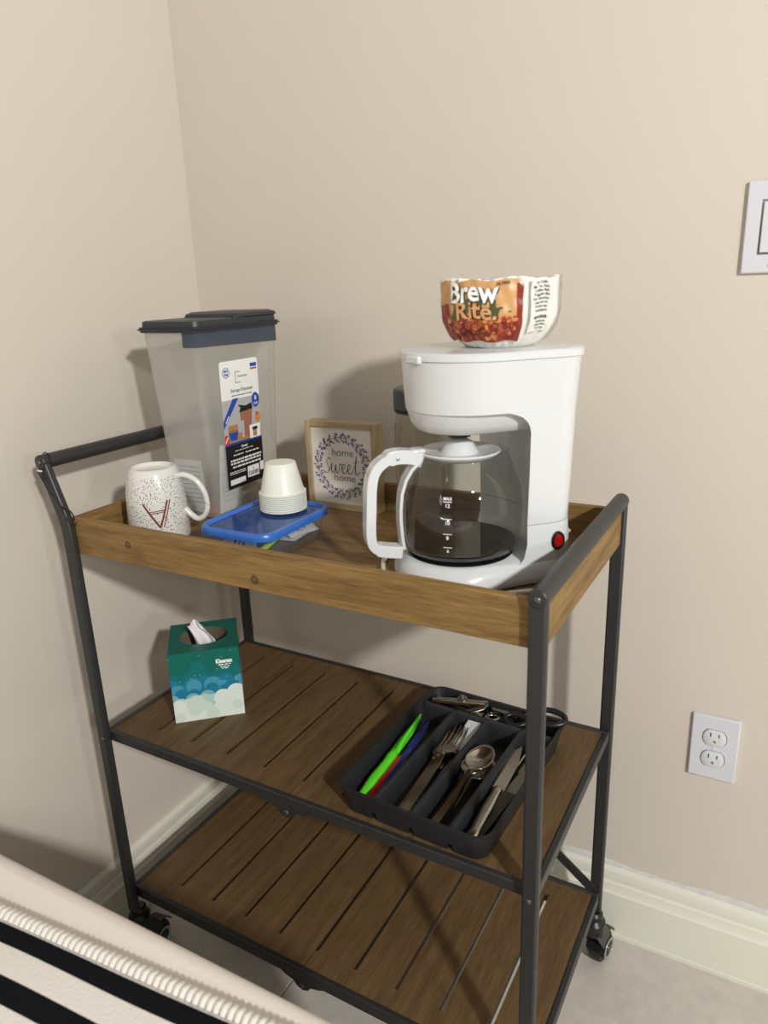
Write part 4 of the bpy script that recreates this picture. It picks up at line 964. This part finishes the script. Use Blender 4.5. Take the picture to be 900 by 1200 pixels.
def spoon(label, x, y, z, rz, rx, s=1.0):
    t = thing('spoon', label, 'spoon', (0, 0, 0), 0, 'spoons in the cutlery tray'); place(t, x, y, z, rz, rx)
    MB().sweep(smooth_path([(0, -.106, .003), (0, -.07, .003), (0, -.02, .009), (0, 0, .014), (0, .008, .0125)], 4), [(.012 - .007*min(1, i/11), .0022) for i in range(17)]).build('handle', M_ss, t, smooth=40)
    vs = []; nr, na = 7, 28
    for j in range(nr+1):
        q_ = j/nr
        for k_ in range(na):
            a = 2*PI*k_/na; rx_ = .0195*s*(1-.10*math.sin(a)); vs.append((rx_*q_*math.cos(a), .034*s + .029*s*q_*math.sin(a), .0125 - .0095*(1-q_*q_)))
    fs = [(j*na+k_, j*na+(k_+1) % na, (j+1)*na+(k_+1) % na, (j+1)*na+k_) for j in range(nr) for k_ in range(na)]
    bo = MB().add(vs, fs).build('bowl', M_ss, t, smooth=60); so = bo.modifiers.new('t', 'SOLIDIFY'); so.thickness = .0012; return t
spoon('stainless spoon lying uppermost with its bowl up in the spoon compartment', .031, -.022, .020, math.radians(-1), math.radians(2))
spoon('stainless spoon lying under the uppermost spoon', .026, -.024, .012, math.radians(3), 0, .9)
spoon('stainless spoon lying at the bottom of the spoon pile', .034, -.024, .0065, math.radians(-4), 0, .9)
kn = thing('steak_knife', 'steak knife with rounded steel handle in the compartment beside the spoons', 'knife'); place(kn, .0765, -.030, .024, math.radians(4), math.radians(2))
MB().sweep([(0, -.098, 0), (0, -.093, 0), (0, -.085, 0), (0, -.045, .001), (0, -.01, 0), (0, -.002, 0), (0, .003, 0)], [(.016, .013), (.019, .015), (.015, .012), (.018, .014), (.013, .011), (.017, .013), (.010, .009)], 14).build('handle', M_ss, kn, smooth=60)
MB().prism([(-.0085, 0), (.0085, 0), (.009, .06), (.002, .10), (-.0075, .085)], -.0006, .0006).build('blade', M_ss, kn)
pb = thing('steak_knife', 'flat dark table knife with square end next to the steak knife', 'knife'); place(pb, .090, -.038, .020, math.radians(-5), math.radians(2))
MB().box(-.0095, .0095, -.088, .012, -.003, .003).build('handle', mat('dark_handle', (72, 70, 66), .3, metal=.6), pb, bevel=.001)
MB().prism([(-.008, .01), (.008, .01), (.007, .085), (.001, .10), (-.007, .09)], -.0006, .0006).build('blade', M_ssd, pb)
pe = thing('peeler', 'vegetable peeler with thin bent steel loop behind the steak knife', 'peeler'); place(pe, .088, .020, .020, math.radians(-4), math.radians(6))
MB().tube(smooth_path([(-.008, -.05, 0), (-.009, .01, .002), (-.008, .045, .003), (0, .056, .003), (.008, .045, .003), (.009, .01, .002), (.008, -.05, 0)], 6), .0018, 8).build('wire_loop', M_ss, pe, smooth=60)
MB().prism([(-.004, .0), (.004, .0), (.003, .045), (-.003, .045)], -.0006, .0006).build('blade', M_ssd, pe)
# can opener, bottle ring and scissors in the back compartment
co = thing('can_opener', 'steel hand can opener in the back compartment of the cutlery tray', 'can opener'); place(co, -.052, .121, .030, 0, 0)
for rz_, z_, w0 in ((math.radians(-70), .008, .017), (math.radians(-96), .0, .019)):
    c, s_ = math.cos(rz_), math.sin(rz_)
    pth = [(-s_*l*1.0, c*l, z_) for l in (-.046, -.03, 0.0, .03, .042)]
    MB().sweep(pth, [(w0*.55, .004), (w0, .005), (w0*1.1, .005), (w0*.9, .005), (w0*1.2, .004)], 10).build('lever', M_ss, co, smooth=60)
MB().lathe([(.008, .006), (.0085, .012), (.006, .013)], 20, .0, .004, True, True).build('gear_wheel', M_ssd, co, smooth=40)
MB().lathe([(.0035, .012), (.0035, .016), (.002, .0165)], 14, .0, .004, True, True).build('pivot', M_ss, co, smooth=40)
MB().sweep([(.020, -.010, .002), (.034, .004, .006), (.040, .012, .010)], [(.012, .003), (.016, .003), (.008, .003)]).build('turn_key', M_ssd, co, bevel=.001)
rn = MB(); rn.lathe([(.0085, 0), (.0115, .001), (.0118, .0045), (.009, .0055), (.0082, .004)], 28, 0, 0, False, False)
o = fix_normals(rn.build('steel_cap', M_ss, None, smooth=40)); so = o.modifiers.new('t', 'SOLIDIFY'); so.thickness = .001; place(o, .004, .118, .026); tag(o, 'small round steel ring beside the can opener', 'ring')
sc_ = thing('scissors', 'black handled kitchen scissors lying in the back compartment of the cutlery tray', 'scissors'); place(sc_, .052, .124, .035)
def loop(cx, cy, rx, ry, rz_, zt):
    P_ = []
    for k_ in range(25):
        a = 2*PI*k_/24; x, y = rx*math.cos(a), ry*math.sin(a); P_.append((cx + x*math.cos(rz_) - y*math.sin(rz_), cy + x*math.sin(rz_) + y*math.cos(rz_), zt + .35*(x*math.cos(rz_) - y*math.sin(rz_))*0 + .35*(y)))
    return P_
hA = MB().tube(loop(.036, .010, .024, .013, .2, .010), .0045, 8); hA.sweep([(.012, .004, .006), (-.004, .001, .003)], [(.012, .008), (.010, .006)], 8); hA.build('handle_loop', M_black, sc_, smooth=60)
hB = MB().tube(loop(-.010, -.008, .016, .0095, .1, .002), .0036, 8); hB.sweep([(.0, .0, .002), (.014, .004, .004)], [(.010, .007), (.010, .006)], 8); hB.build('handle_loop', M_black, sc_, smooth=60)
MB().prism([(-.010, -.002), (-.055, .004), (-.056, .009), (-.012, .010)], -.001, .001).build('blade', M_ssd, sc_)
MB().lathe([(.003, .006), (.003, .0095), (.0015, .010)], 12, .004, .003, True, True).build('pivot', M_ss, sc_, smooth=40)

# ------------------------------------------------------------------ string left on the push handle
tt = thing('tag_string', 'thin black tag string knotted around the push handle end', 'string', cw(0, 0, 0.95), YAW)
M_str = mat('black_string', (26, 26, 28), .6)
uh = -.034; yv = -.0135
loopP = [(uh+.0125*math.cos(a), .004*math.sin(a*.5)-.002, -.006+.0125*math.sin(a)) for a in [2*PI*k_/20 for k_ in range(21)]]
MB().tube(loopP, .0008, 6, up=(0, 1, 0)).build('knot_loop', M_str, tt, smooth=60)
MB().tube(smooth_path([(uh-.004, yv-.001, -.018), (uh+.008, yv-.0015, -.036), (uh+.030, yv-.002, -.060), (uh+.038, yv-.001, -.068), (uh+.050, yv+.002, -.074), (uh+.054, yv+.004, -.085), (uh+.050, yv+.004, -.086)], 5), .0011, 6).build('loose_end', M_str, tt, smooth=60)
MB().tube(smooth_path([(uh+.010, yv-.001, -.014), (uh+.007, yv-.002, -.030), (uh-.002, yv-.001, -.022)], 5), .0010, 6).build('loose_end', M_str, tt, smooth=60)
MB().tube(smooth_path([(uh+.036, yv-.001, -.066), (uh+.038, yv, -.082), (uh+.050, yv+.003, -.094), (uh+.056, yv+.004, -.092)], 5), .0010, 6).build('loose_end', M_str, tt, smooth=60)
MB().box(uh-.005, uh+.006, yv-.0016, yv-.0006, -.0185, -.0165).build('white_clip', M_print_w, tt)
